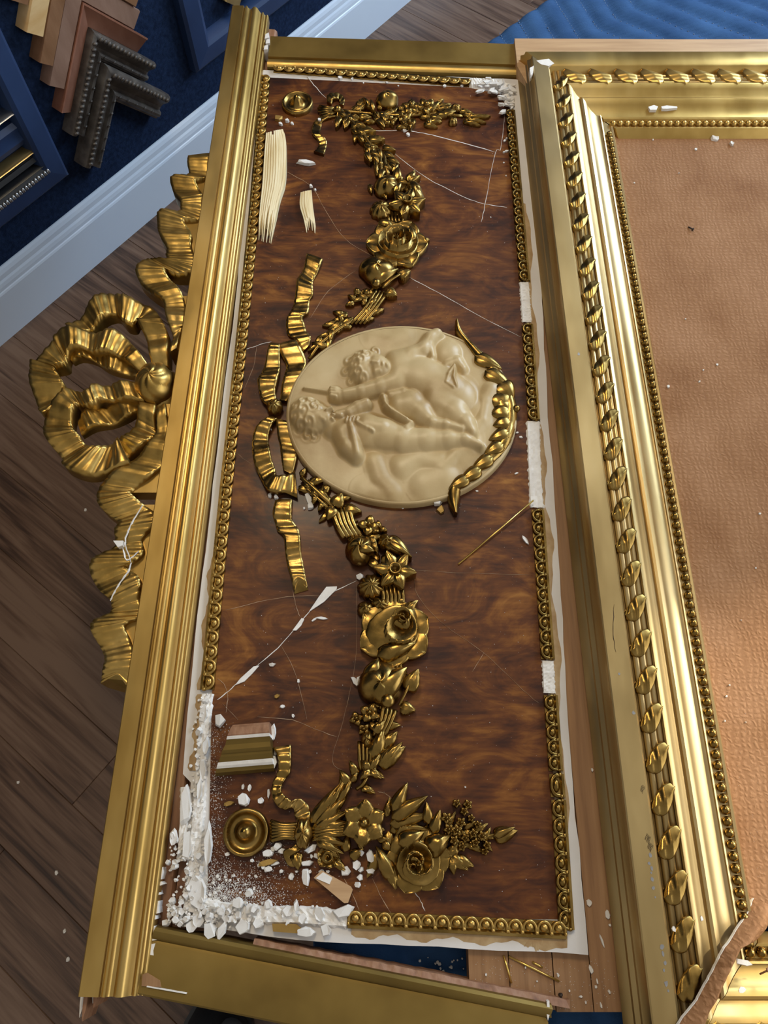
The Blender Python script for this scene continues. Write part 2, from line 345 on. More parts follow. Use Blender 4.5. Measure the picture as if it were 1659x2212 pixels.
# ---------------------------------------------------------------- display bays: navy frames on the felt
def wall_bar(mb, u0, w0, u1, w1, width, prof):
    """bar from (u0,w0) to (u1,w1) on the wall, prof = [(across, off)], across 0..1 to the right of travel, mitred 45 deg at both ends by caller"""
    d = np.array([u1-u0, w1-w0]); ln = np.hypot(*d); d /= ln; r = np.array([d[1], -d[0]])
    rows = [[], []]
    for a, o in prof:
        q0 = np.array([u0, w0])+r*a*width; q1 = np.array([u1, w1])+r*a*width
        rows[0].append(WP(q0[0], q0[1], o)); rows[1].append(WP(q1[0], q1[1], o))
    return rows, d
navy_prof = [(0, 0), (0, .020), (.12, .026), (.75, .030), (.9, .026), (1, .012), (1, 0)]
def navy_frame(name, label, uin, wbot, uend, top):
    """an L of two mitred navy bars: a stile at u = uin and a bottom bar running from it towards uend"""
    t = thing(name, WP(uin, wbot, 0), label, 'frame', 'navy display frames on the felt wall')
    W_ = .058; sg = 1 if uend > uin else -1
    st = MB(); rows = [[], []]; bt = MB(); rw = [[], []]
    for a, o in navy_prof:
        x = a*W_
        rows[0].append(WP(uin+sg*x, wbot+x, o)); rows[1].append(WP(uin+sg*x, top, o))
        rw[0].append(WP(uin+sg*x, wbot+x, o)); rw[1].append(WP(uend, wbot+x, o))
    obj('stile', st.grid(rows), 'navy_paint', t, sharp=25); obj('bottom_bar', bt.grid(rw), 'navy_paint', t, sharp=25)
    return t
navy_frame('display_frame', 'navy painted display frame holding silver and black moulding strips', -1.135, .258, -2.2, 1.5)
navy_frame('display_frame', 'navy painted display frame with nothing but one pale sample tip inside', -.735, .262, .9, 1.5)
# straight moulding strips inside the first bay
def strip(name, label, u0, u1, wv, hgt, off, m, bead=None):
    t = thing(name, WP(u1, wv, 0), label, 'moulding sample', None)
    mb = MB(); rows = []
    pr = [(0, .0), (0, off*.7), (.25, off), (.6, off*.8), (.8, off*.95), (1, off*.6), (1, 0)]
    for u in (u0, u1): rows.append([WP(u, wv+a*hgt, o) for a, o in pr])
    mb.grid(rows); n = len(pr); o_ = len(mb.v); mb.v.extend([tuple(p) for p in rows[1]]); mb.f.append(tuple(o_+i for i in range(n)))
    obj('strip', mb, m, t, sharp=30)
    if bead:
        bb = MB(); k = 0; u = u1-.004
        while u > u1-.16:
            p = WP(u, wv+hgt*.25, off); bb.dome((p.x, p.y, p.z-.004), .0042, .0042, .0085, nu=8, nv=4); u -= .0085
        o = obj('bead_row', bb, bead, t); o['kind'] = 'stuff'
    return t
strip('moulding_strip', 'black moulding strip with a row of silver beads', -1.7, -1.175, .300, .022, .030, 'black', 'silver')
strip('moulding_strip', 'narrow gilt edged moulding strip above the beaded one', -1.7, -1.180, .352, .008, .026, 'pale_gold')
strip('moulding_strip', 'wide plain black moulding strip between the beaded and gilt ones', -1.7, -1.178, .326, .024, .022, 'black')
strip('moulding_strip', 'plain blue-grey moulding strip in the navy frame', -1.7, -1.183, .372, .050, .018, 'navy_paint')
strip('moulding_strip', 'worn silver moulding strip, topmost in the navy frame', -1.7, -1.188, .442, .009, .026, 'silver')
# ---------------------------------------------------------------- corner samples (chevrons)
TH = math.radians(49)
def chevron(label, m, wa, width, thick, prof, L_=(.205, .205), ua=-.962, carve=False, off0=0.0, lip=None):
    t = thing('corner_sample', WP(ua, wa, 0), label, 'frame sample', 'corner samples hung on the felt wall')
    for sg in (-1, 1):
        dx, dy = sg*math.cos(TH), -math.sin(TH); nx, ny = -sg*math.sin(TH), -math.cos(TH)
        Ln = L_[0] if sg < 0 else L_[1]
        mb = MB(); rows = []
        for k in range(3):
            row = []
            for a, o in prof:
                x = a*width
                q0 = (ua, wa-x/math.cos(TH)); q1 = (ua+dx*Ln+nx*x, wa+dy*Ln+ny*x); f = k/2
                row.append(WP(q0[0]+(q1[0]-q0[0])*f, q0[1]+(q1[1]-q0[1])*f, off0+o*thick))
            rows.append(row)
        mb.grid(rows); n = len(prof); o_ = len(mb.v); mb.v.extend([tuple(p) for p in rows[2]]); mb.f.append(tuple(o_+i for i in range(n)))
        leg = obj('arm', mb, m, t, sharp=28)
        if carve:
            for ca, pitch, rr, kn in ((.20, .011, .0052, 'rope_carving'), (.80, .026, .0030, 'stud')):
                cb = MB(); x = ca*width; s = .012+x/math.cos(TH)*math.sin(TH)
                while s < Ln-.006:
                    q = (ua+dx*s+nx*x, wa+dy*s+ny*x)
                    zz = off0+np.interp(ca, [p[0] for p in prof], [p[1] for p in prof])*thick
                    a = WP(q[0]-dx*.002+nx*rr*.9, q[1]-dy*.002+ny*rr*.9, zz); b = WP(q[0]+dx*.002-nx*rr*.9, q[1]+dy*.002-ny*rr*.9, zz)
                    mid = WP(q[0], q[1], zz+.0015)
                    cb.tube([a, mid, b], [rr*.45, rr*.75, rr*.45], 6); s += pitch
                o = obj(kn, cb, m, leg); o['kind'] = 'stuff'
    return t
flatp = [(0, 0), (0, .85), (.05, 1), (.95, 1), (1, .85), (1, 0)]
slopep = [(0, 0), (0, 1), (.10, 1), (.16, .92), (.9, .55), (1, .5), (1, 0)]
carvp = [(0, 0), (0, .75), (.06, .95), (.13, 1), (.20, 1), (.28, .95), (.34, .80), (.42, .62), (.55, .50), (.66, .52), (.72, .70), (.80, .74), (.88, .70), (.94, .55), (1, .5), (1, 0)]
chevron('black brown corner sample with rope carving, lowest of the stack', 'dark_carved', .420, .060, .036, carvp, carve=True, L_=(.212, .200))
chevron('black brown corner sample with rope carving, tucked above its twin', 'dark_carved', .492, .046, .032, carvp, carve=True, L_=(.205, .185))
chevron('red brown flat corner sample with a dark groove, above the carved pair', 'cherry', .546, .035, .030, slopep, L_=(.205, .180))
chevron('greyish brown wide corner sample on the felt wall', 'taupe', .606, .039, .027, flatp, L_=(.205, .185))
chevron('warm brown walnut corner sample on the felt wall', 'walnut', .655, .032, .030, flatp)
chevron('pale maple corner sample with plain flat face', 'maple', .715, .039, .030, flatp)
chevron('dull grey brown corner sample, topmost of the stack', 'walnut', .772, .037, .026, flatp)
chevron('pale gold corner sample inside the empty navy frame', 'pale_gold', .442, .05, .026, flatp, ua=-.545, L_=(.10, .10))

# ================================================================== TABLE AND BLANKET
BZ = PLANE-.040
tb = thing('work_table', (.45, .7, 0), 'work table hidden under the blue quilted blanket', 'table')
tp = [(-.10, .95), (.02, -.33), (1.25, -.33), (1.25, 1.9), (.58, 1.80)]
obj('tabletop', MB().prism(tp, BZ-.045, BZ-.013), 'table_wood', tb, smooth=False)
for x, y in ((.10, -.2), (1.15, -.2), (1.15, 1.75), (.62, 1.68), (.02, .9)):
    obj('leg', MB().box((x-.03, y-.03, 0), (x+.03, y+.03, BZ-.045)), 'table_wood', tb, smooth=False)
# blanket: quilted heightfield clipped by a slanting left edge, hanging a little over it
def left_edge(y):
    pts = [(-.40, -.060), (-.10, -.085), (.90, -.195)]
    a = U(1045, 80, -.04); b = U(1160, 0, -.04)
    if y <= .9: return np.interp(y, [p[0] for p in pts], [p[1] for p in pts])
    x_d = a.x+(b.x-a.x)/(b.y-a.y)*(y-a.y)
    return max(-.195, x_d)
gx = np.linspace(0, 1, 210); ys = np.linspace(-.36, 1.95, 300); rows = []
for y in ys:
    xl = left_edge(y); row = []
    for s in gx:
        x = xl+(1.30-xl)*s
        a = ((x*.80+y*.60)/.052); zig = ((y*1.0-x*.75)/.30)
        k = abs((zig % 2)-1); ph = a+1.6*k
        d = abs((ph % 1)-.5)*2
        z = .0085*(1-d**3.2)-.0085+.002*math.sin(x*21+y*9)*math.cos(y*17-x*5)
        ed = (x-xl)
        if ed < .03: z -= .02*(1-ed/.03)**2
        row.append((x, y, BZ+z-.001))
    rows.append(row)
bl = thing('moving_blanket', (.5, .7, BZ-.012), 'blue quilted moving blanket spread over the work table', 'blanket')
bmx = MB().grid(rows)
# fold-down hem along the outline
hem = [rows[i][0] for i in range(len(rows))]
bmx.grid([[(p[0], p[1], p[2]) for p in hem], [(p[0]-.006, p[1]+.002, p[2]-.05) for p in hem]])
obj('quilted_cloth', bmx, 'blanket', bl)
st_ = MB(); xs_ = np.arange(.15, 1.1, .0015); q = 0
for y in np.arange(1.33, 1.75, .0075):
    a = (xs_*.80+y*.60)/.052; k = np.abs((((y-xs_*.75)/.30) % 2)-1); ph = a+1.6*k
    for i in np.nonzero(np.diff(np.floor(ph)))[0]:
        x = xs_[i]
        if x < left_edge(y)+.012: continue
        d = Vector((-.60, .80, 0)).normalized()*.0023 if ((((y-x*.75)/.30) % 2) < 1) == False else Vector((-.3, .95, 0)).normalized()*.0023
        z = BZ-.0075+.002*math.sin(x*21+y*9)*math.cos(y*17-x*5)
        st_.tube([Vector((x, y, z))-d, Vector((x, y, z+.001)), Vector((x, y, z))+d], .0007, 5)
o = obj('stitching', st_, 'thread', bl); o['kind'] = 'stuff'
# ================================================================== BACKING CARCASS OF THE PANEL
ca = thing('backing_carcass', (0, .6, BZ), 'bare brown wooden carcass lying under the broken panel', 'wooden frame')
CZ0, CZ1 = BZ+.001, PLANE-.0095
def pq(pts, dz): return [U(x, y, dz)[:2] for x, y in pts]
xs = [U(1012, 2100, -.01).x, U(1100, 2100, -.01).x, U(1195, 2100, -.01).x, U(1275, 2100, -.01).x, U(1222, 1100, 0).x-.001]
yb = U(1200, 2186, -.01).y
for i in range(3):
    obj('carcass_board', MB().box((xs[i]+.0006, yb+.002*(i % 2), CZ0), (xs[i+1]-.0006, 1.325, CZ1-.0006*(i % 2))), 'brown_wood', ca, smooth=False)
_r = U(1222, 1100, -.034).x
obj('carcass_board', MB().prism([(xs[3]+.0006, yb), (_r+.004, yb), (_r-.0075, 1.325), (xs[3]+.0006, 1.325)], CZ0, CZ1), 'brown_wood', ca, smooth=False)
obj('carcass_board', MB().prism([(-.246, -.09), (-.168, -.09), (-.162, 1.325), (-.213, 1.325)], CZ0, CZ1), 'red_wood', ca, smooth=False)
obj('carcass_board', MB().box((-.16, 1.25, CZ0), (xs[0]-.002, 1.325, CZ1)), 'brown_wood', ca, smooth=False)

# ================================================================== LEFT RAIL WITH RIBBON CREST
rail = thing('crest_rail', (-.31, .65, PLANE-.034), 'long gilt rail with a carved ribbon bow crest along its outer edge', 'gilt rail')
RA, RB = Vector((-.293, 1.487)), Vector((-.331, -.149))
RW = .068
rz = [(0, -.028), (0, .0285), (.02, .030), (.33, .030), (.345, .0268), (.365, .0262), (.375, .0288), (.40, .0300), (.43, .0295), (.445, .0268), (.47, .0245), (.50, .0232), (.535, .0232), (.56, .0250), (.59, .0272), (.63, .0282), (.67, .0275), (.71, .0250), (.745, .0205), (.775, .0170), (.80, .0150), (.815, .0146), (.82, .0168), (.845, .0178), (.87, .0168), (.88, .0135), (.905, .0115), (.93, .0108), (.94, .0125), (.965, .0128), (.985, .0115), (1.0, .0085), (1.0, -.004)]
prof = [(u*RW, PLANE+v) for u, v in rz]
rr_ = random.Random(3); cutn = [rr_.uniform(-.003, .003) for _ in prof]
mb = sweep(MB(), RB, RA, [(u, z) for u, z in prof], nseg=2)     # run goes away from the camera, so u is to the right
obj('rail_moulding', mb, 'leaf_gold', rail, sharp=35)
mb = sweep(MB(), RB+Vector((0, .012)), RA-Vector((0, .01)), [(RW-.004, PLANE-.034), (RW-.004, PLANE-.0085), (RW+.010, PLANE-.0098), (RW+.014, PLANE-.014), (RW+.014, PLANE-.034)])
obj('wood_edge', mb, 'red_wood', rail, smooth=False)
# splintered lower end
for k in range(7):
    x0 = RB.x-.003+k*.0055; ln = rr_.uniform(.012, .03); y0 = RB.y+.004; z0 = PLANE-.026
    mb = MB().prism([(x0, y0+.02), (x0+.005, y0+.02), (x0+.0045, y0-ln*.6), (x0+.002, y0-ln), (x0+.0005, y0-ln*.5)], z0, PLANE+rr_.uniform(.006, .020)) if k < 4 else None
    if mb: obj('splinter', mb, ['gesso', 'red_wood', 'gesso', 'red_wood'][k % 4], rail, smooth=False)
yy = RB.y+.014
while yy < RB.y+.125:   # gesso lost on the inner side near the lower joint
    st_ = rr_.uniform(.006, .02); x0 = RB.x+RW*.985-(yy-RB.y)*.02
    n_ = 6; poly = [(x0+rr_.uniform(-.004, -.001), yy), (x0+rr_.uniform(.003, .009), yy+.002), (x0+rr_.uniform(.004, .010), yy+st_*.6), (x0+rr_.uniform(.002, .007), yy+st_), (x0-rr_.uniform(.001, .004), yy+st_*.9)]
    obj('gesso_break', MB().prism(poly, PLANE-.022, PLANE+rr_.uniform(.004, .0105)), 'gesso', rail, smooth=False); yy += st_*rr_.uniform(.8, 1.3)
# ---- crest ribbons, traced edge by edge
def r7(p): return (60+.3347*p[0], 320+.3345*p[1])
def r3(p): return (.3376*p[0], 500+.3376*p[1])
up = [((1038,52),(1182,35)),((1032,110),(1170,110)),((1030,168),(1152,190)),((928,195),(1085,215)),((935,270),(1115,275)),((988,345),(1132,320)),((985,370),(1128,390)),((968,402),(1112,458)),((848,412),(1010,470)),((835,490),(1040,520)),((850,560),(1060,570)),((892,635),(1055,625)),((890,690),(1075,690)),((905,725),(1085,745)),((840,715),(1070,795)),((770,710),(960,805)),((705,775),(885,785)),((715,850),(905,830)),((790,920),(950,880)),((868,975),(1000,950)),((882,1040),(1018,1040)),((905,1130),(1012,1135)),((935,1215),(992,1165)),((920,1330),(965,1300))]
lo = [((1010,1130),(1060,1100)),((1000,1260),(1075,1230)),((960,1350),(1085,1370)),((880,1440),(1060,1480)),((760,1520),(970,1560)),((650,1610),(860,1640)),((622,1690),(830,1668)),((640,1760),(860,1700)),((700,1815),(915,1745)),((762,1858),(990,1800)),((740,1910),(1000,1870)),((740,1980),(920,1950)),((735,2010),(910,1990)),((640,2065),(920,2060)),((580,2130),(845,2125)),((590,2220),(800,2145)),((640,2300),(880,2200)),((710,2360),(905,2260)),((715,2410),(890,2340)),((690,2440),(915,2420)),((600,2490),(905,2470)),((590,2560),(800,2520)),((640,2660),(830,2610)),((675,2740),(860,2700)),((660,2820),(850,2800)),((640,2890),(840,2950))]
UPP = [(r7(a), r7(b)) for a, b in up]; LOP = [(r3(a), r3(b)) for a, b in lo]
CD = .022
kw = dict(amp=.0030, pitch=.0088, per=8, wave=.0035, dome=.0015, M_=9)
o = obj('ribbon_tail', ribbon(UPP, CD, .030, **kw), 'ribbon_gold', rail)
o = obj('ribbon_tail', ribbon(LOP, CD, .030, notch=.02, **kw), 'ribbon_gold', rail)
# board between the tails and the rail
def infill(pairs, skip, shift=5):
    runs = [MB()]
    for i in range(len(pairs)-1):
        a = pairs[i][1]; b = pairs[i+1][1]
        A_ = U(a[0]-shift, a[1], CD-.004); B_ = U(b[0]-shift, b[1], CD-.004)
        if i in skip or A_.y <= B_.y:
            if runs[-1].v: runs.append(MB())
            continue
        f = lambda y: RB.x+(RA.x-RB.x)*(y-RB.y)/(RA.y-RB.y)+.012
        runs[-1].prism([(B_.x, B_.y), (max(f(B_.y), B_.x+.002), B_.y), (max(f(A_.y), A_.x+.002), A_.y), (A_.x, A_.y)], PLANE-.008, PLANE+.0165)
    return [r_ for r_ in runs if r_.v]
for r_ in infill(UPP, (16, 17, 18))+infill(LOP, (6, 7)): obj('crest_board', r_, 'leaf_gold', rail, smooth=False)
loops = {
 'A': [((905,1400),(800,1400)),((905,1225),(770,1255)),((885,1150),(715,1130)),((810,1035),(700,1110)),((735,1000),(680,1140)),((640,965),(625,1130)),((545,935),(570,1070)),((470,945),(500,1080)),((400,1010),(455,1120)),((330,1100),(400,1170)),((250,1150),(330,1190))],
 'B': [((775,1395),(715,1430)),((700,1300),(630,1365)),((620,1210),(560,1330)),((540,1180),(490,1315)),((450,1190),(420,1310)),((340,1170),(345,1285)),((250,1160),(270,1300)),((165,1200),(245,1350)),((150,1265),(240,1395)),((75,1370),(190,1412)),((12,1370),(170,1420)),((10,1450),(215,1490)),((30,1560),(235,1540)),((70,1690),(180,1640)),((105,1725),(150,1700))],
 'Bi': [((245,1340),(285,1375)),((330,1290),(345,1355)),((420,1315),(430,1375)),((500,1335),(510,1425)),((600,1365),(580,1450)),((715,1425),(700,1475))],
 'C': [((700,1510),(750,1630)),((610,1515),(650,1620)),((520,1530),(560,1625)),((430,1525),(470,1620)),((405,1560),(430,1655)),((345,1580),(380,1665)),((240,1540),(320,1650)),((200,1600),(300,1670)),((110,1740),(275,1760)),((105,1830),(295,1820)),((150,1920),(335,1860)),((210,1985),(360,1900)),((225,2045),(400,1925)),((300,2090),(450,1935)),((400,2108),(500,1920)),((530,2080),(560,1900)),((660,2040),(590,1880))],
 'Ci': [((320,1770),(345,1850)),((380,1700),(430,1805)),((450,1680),(540,1785)),((600,1650),(640,1745)),((745,1640),(730,1690))],
 'D': [((735,1620),(830,1640)),((705,1735),(820,1790)),((685,1790),(825,1840)),((650,1850),(790,1890)),((600,1880),(700,1950)),((550,1900),(620,2010))],
}
lev = {'A': .014, 'B': .022, 'Bi': .008, 'C': .024, 'Ci': .010, 'D': .016}
for k, prs in loops.items():
    P_ = [(r7(a), r7(b)) for a, b in prs]
    q = dict(kw); q['wave'] = .005; q['pitch'] = .011; q['amp'] = .0036
    obj('ribbon_loop', ribbon(P_, lev[k], .026 if k not in ('Bi', 'Ci') else .014, ph=.003*ord(k[0]), **q), 'ribbon_gold', rail)
kc = r7((822, 1525)); c = U(kc[0], kc[1], .018)
def swirl(t, v): return 1+.10*abs(math.sin(3*t+4.5*v))**.6-.05
kn = obj('ribbon_knot', MB().dome(c, .028, .033, .030, nu=56, nv=16, mod=swirl, below=.35), 'ribbon_gold', rail)
obj('knot_collar', MB().dome((c.x+.004, c.y-.002, PLANE-.006), .036, .042, .024, nu=30, nv=6), 'leaf_gold', rail)
# gesso cracks in the lower tail
def crack_strip(pts, dz, wd, h=.0008):
    L_ = smooth_line(pts, 5); mb = MB(); rows = []; rg = random.Random(int(pts[0][0]*7+pts[0][1]))
    P_ = [U(p[0]+rg.uniform(-.7, .7), p[1]+rg.uniform(-.7, .7), dz) for p in L_]
    for i, p in enumerate(P_):
        d = (P_[min(i+1, len(P_)-1)]-P_[max(i-1, 0)]).normalized(); r = Vector((d.y, -d.x, 0))
        ww = wd*(.45+.9*rg.random())*(1 if 0 < i < len(P_)-1 else .3)
        rows.append([p-r*ww/2-Vector((0, 0, .0008)), p-r*ww*.3+Vector((0, 0, h)), p+r*ww*.3+Vector((0, 0, h*.7)), p+r*ww/2-Vector((0, 0, .0008))])
    return mb.grid(rows)
for pts in ([(308,1090),(285,1130),(270,1170),(283,1215)],[(283,1215),(277,1235),(255,1265),(238,1298)],[(300,1190),(275,1210),(265,1185)]):
    obj('crack', crack_strip(pts, CD+.006, .0022, .0012), 'gesso', rail, smooth=False)
obj('gesso_break', MB().prism([U(*p, CD)[:2] for p in [(248,1172),(270,1172),(268,1182),(258,1186)]], PLANE+CD-.004, PLANE+CD+.0075), 'gesso', rail, smooth=False)

# ================================================================== END RAILS
er = thing('end_rail', (.02, 1.37, PLANE-.03), 'straight gilt end rail across the far end beside the corner samples', 'gilt rail')
a = U(577, 145, .004); b = U(1124, 163, .004)
A_ = Vector((a.x, a.y)); B_ = Vector((b.x, b.y))
ep = [(0, -.030), (0, .0), (.0015, .004), (.006, .0075), (.012, .0082), (.018, .0065), (.020, .003), (.022, .0045), (.023, .009), (.075, .0125), (.077, .011), (.077, -.030)]
# profile grows away from the panel: sweep from B to A puts u on the far side
ep2 = [(u, PLANE+z) for u, z in ep]
mb = sweep(MB(), B_, A_, ep2); obj('rail_moulding', mb, 'flat_gold', er, sharp=30)
o = obj('bright_lip', sweep(MB(), B_, A_, [(.0012, PLANE+.0038), (.0058, PLANE+.0080), (.012, PLANE+.0088), (.0182, PLANE+.0070), (.0195, PLANE+.003)]), 'leaf_gold', er)
obj('wood_edge', sweep(MB(), B_, A_, [(-.016, PLANE-.032), (-.016, PLANE-.008), (-.001, PLANE-.004), (-.001, PLANE-.032)]), 'brown_wood', er, smooth=False)
# far end gesso chips at the joint
for x, y, s in ((577, 80, 8), (579, 92, 6), (575, 105, 6), (1123, 90, 4)):
    p = U(x, y, .012); obj('gesso_break', MB().prism([(p.x-.004, p.y-.004*s/4), (p.x+.004, p.y-.005), (p.x+.003, p.y+.006*s/5), (p.x-.003, p.y+.005)], PLANE-.01, PLANE+.0145), 'gesso', er, smooth=False)

br_ = thing('end_rail', (.05, -.16, PLANE-.03), 'torn loose gilt end rail lying askew below the plaster rubble', 'gilt rail')
a = U(336, 2000, .012); b = U(1190, 2168, .012)
A_ = Vector((a.x, a.y)); B_ = Vector((b.x, b.y))
bp = [(0, -.03), (0, .004), (.0015, .0095), (.005, .0125), (.010, .0120), (.0135, .0095), (.0145, .0078), (.018, .0088), (.066, .0135), (.068, .012), (.069, .0), (.071, -.004), (.073, -.03)]
rj = random.Random(5); jag = [rj.uniform(-.004, .003) for _ in bp]
cutB = lambda u, z: jag[min(range(len(bp)), key=lambda i: abs(bp[i][0]-u)+abs(bp[i][1]+PLANE-z))]
mb = sweep(MB(), A_, B_, [(u, PLANE+z) for u, z in bp], cutA=lambda u, z: -.10*u, cutB=cutB)
obj('rail_moulding', mb, 'flat_gold', br_, sharp=30)
fib = MB(); rows = []
for i in range(46):
    t = .25+i/45*.81; p = A_.lerp(B_, min(t, 1.05)); d = (B_-A_).normalized(); r = Vector((d.y, -d.x)); wob = rj.uniform(-.0006, .0006)
    q0 = p-r*(.0055+wob); q1 = p+r*.002
    rows.append([(q0.x, q0.y, PLANE-.03), (q0.x, q0.y, PLANE+.001+wob), (q1.x, q1.y, PLANE+.006), (q1.x, q1.y, PLANE-.03)])
obj('fibrous_edge', fib.grid(rows), 'red_wood', br_, smooth=False)
for pts in ([(308,2105),(318,2102),(345,2118),(348,2132),(306,2130)],):
    obj('bare_patch', MB().prism([U(*p, .0135)[:2] for p in pts], PLANE+.008, PLANE+.0142), 'brown_wood', br_, smooth=False)
obj('gesso_break', MB().prism([U(*p, .0135)[:2] for p in [(318,2129),(404,2144),(403,2147),(317,2132)]], PLANE+.008, PLANE+.0145), 'gesso', br_, smooth=False)
obj('gesso_break', MB().prism([U(*p, .012)[:2] for p in [(1182,2163),(1187,2162),(1188,2190),(1184,2205),(1181,2190)]], PLANE-.01, PLANE+.0115), 'gesso', br_, smooth=False)

# ================================================================== MIRROR FRAME
mf = thing('mirror_frame', (.3, .6, PLANE-.03), 'heavy gilt mirror frame with ribbon and pearl mouldings around a brown board', 'mirror frame')
mp_px = [(1222, -.034), (1222, .000), (1231, .006), (1240, .010), (1243, .018), (1252, .022), (1255, .031), (1265, .037), (1270, .044), (1273, .045), (1314, .045), (1317, .043), (1319, .031), (1360, .031), (1361, .038), (1365, .041), (1370, .0405), (1375, .037), (1383, .0315), (1391, .030), (1393, .033), (1399, .0345), (1405, .033), (1408, .029), (1418, .0245), (1429, .0225), (1437, .0235), (1440, .0265), (1443, .0255), (1444, .0215), (1463, .0215), (1464, .024), (1469, .0245), (1470, .0225), (1471, .004)]
mpw = [(U(x, 1100, z).x, z) for x, z in mp_px]
X0 = mpw[0][0]; SIGHT = mpw[-1][0]
TILT = math.radians(.45)
YS = U(1400, 288, .0245).y                      # sight edge of the far member
MW = SIGHT-X0
# vertical member: runs away from the camera; tilted a hair
yc = .44
def tl(x, y):
    dx, dy = x-.36, y-yc
    return Vector((.36+dx*math.cos(TILT)-dy*math.sin(TILT), yc+dx*math.sin(TILT)+dy*math.cos(TILT)))
def vmember(lo_, hi_, lo_m=None, hi_m=None):
    prof = [(x-X0, PLANE+z) for x, z in mpw]
    A_ = tl(X0, lo_); B_ = tl(X0, hi_)
    return sweep(MB(), A_, B_, prof, cutA=lo_m, cutB=hi_m)
u_flat = mpw[9][0]-X0
FS = (U(1400, 112, .045).y-YS)/(MW-u_flat)       # the far member is a little wider
YT = YS+MW*FS                                    # outer far corner
YBs = U(1659, 2016, .0245).y                     # sight edge of the near member
YB = YBs-MW
miter_hi = lambda u, z: -u-.004
miter_lo = lambda u, z: u
obj('side_moulding', vmember(YB, YT-.012, lo_m=miter_lo, hi_m=lambda u, z: -(u*(FS-.14))), 'pale_gold', mf, sharp=32)
# far member: profile u measured from its outer edge towards the sight edge; sweep from +x... to -x gives u towards camera? run -x: right side is +y
def hmember(x_a, x_b, y_outer, inward, prof, c0=None, c1=None):
    """inward=-1: the sight edge lies towards the camera (far member); +1: away (near member)"""
    if inward < 0: return sweep(MB(), (x_a, y_outer), (x_b, y_outer), prof, cutA=c0, cutB=c1)        # run +x, right = -y
    return sweep(MB(), (x_b, y_outer), (x_a, y_outer), prof, cutA=c1, cutB=(lambda u, z: -c0(u, z)) if c0 else None)
hp = [(x-X0, PLANE+z) for x, z in mpw]
hp_far = [(u*FS, z) for u, z in hp]
xa = tl(X0, YT).x
obj('far_moulding', hmember(xa, 1.05, YT, -1, hp_far, c0=lambda u, z: (u-.012)/(FS-.14)-.001), 'leaf_gold', mf, sharp=32)
obj('near_moulding', hmember(tl(X0, YB).x, 1.05, YB, 1, hp, c0=lambda u, z: u), 'leaf_gold', mf, sharp=32)
# raw pine strip outside the far member
obj('pine_strip', MB().prism([(xa-.012, YT-.02), (xa+.004, YT-.07), (xa+.10, YT-.07), (1.05, YT-.07), (1.05, U(1659, 84, .02).y), (xa+.3, U(1400, 85, .02).y), (xa-.012, U(1125, 83, .02).y)], PLANE-.034, PLANE+.020), 'pine', mf, smooth=False)
# ribbon-and-rod moulding: three thin rods wrapped by leaf-shaped ribbon turns
xr0 = [x for x, z in zip([p[0] for p in mpw], mp_px) if z[0] == 1319][0]; xr1 = [x for x, z in zip([p[0] for p in mpw], mp_px) if z[0] == 1360][0]
xm = (xr0+xr1)/2; rwid = (xr1-xr0)
def rods(make_pt, s0, s1):
    for off, rr in ((-.31, .0042), (0, .0046), (.31, .0042)):
        obj('rod', MB().tube([make_pt(off*rwid, s0), make_pt(off*rwid, (s0+s1)/2), make_pt(off*rwid, s1)], rr, 10), 'pale_gold', mf)
vz = PLANE+.0345
rods(lambda o_, s: (tl(xm+o_, s).x, tl(xm+o_, s).y, vz-.0006*(abs(o_) > 0)), YB+.05, YT-.055)
ym = YT-(xm-X0)*FS
rods(lambda o_, s: (s, ym+o_, vz-.0006*(abs(o_) > 0)), xa+.062, 1.05)
# one ribbon turn: a saddle that leans across the rods, local x across, local y along
def turn_mesh():
    mb = MB(); rows = []
    n, m = 12, 16; hw = rwid*.60; lh = .0150
    for j in range(m+1):
        v = j/m; xx = (v*2-1); row = []
        for i in range(n+1):
            u = i/n*2-1
            width = lh*max(0, 1-abs(xx)**1.7)**.75+.0005
            yy = u*width+xx*.0125+.003*xx*xx
            zz = .0044*math.sqrt(max(0, 1-(xx*.95)**2))+.0026*(1-abs(u))**.8-.0006*u+.0022*math.exp(-((xx-.02)*9)**2)*.5-.0018*math.exp(-((xx+.30)*4)**2)
            row.append((xx*hw, yy, zz+.0022))
        row = [(row[0][0], row[0][1], -.006)]+row+[(row[-1][0], row[-1][1], -.006)]
        rows.append(row)
    mb.grid(rows)
    return mb
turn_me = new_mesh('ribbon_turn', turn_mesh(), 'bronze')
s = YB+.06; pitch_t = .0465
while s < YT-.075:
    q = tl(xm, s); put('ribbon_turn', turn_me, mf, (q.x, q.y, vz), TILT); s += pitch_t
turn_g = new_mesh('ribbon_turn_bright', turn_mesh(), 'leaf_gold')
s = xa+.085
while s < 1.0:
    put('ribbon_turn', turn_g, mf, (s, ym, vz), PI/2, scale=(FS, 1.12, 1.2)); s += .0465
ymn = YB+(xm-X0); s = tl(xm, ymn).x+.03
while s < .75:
    put('ribbon_turn', turn_me, mf, (s, ymn, vz), -PI/2); s += .0465
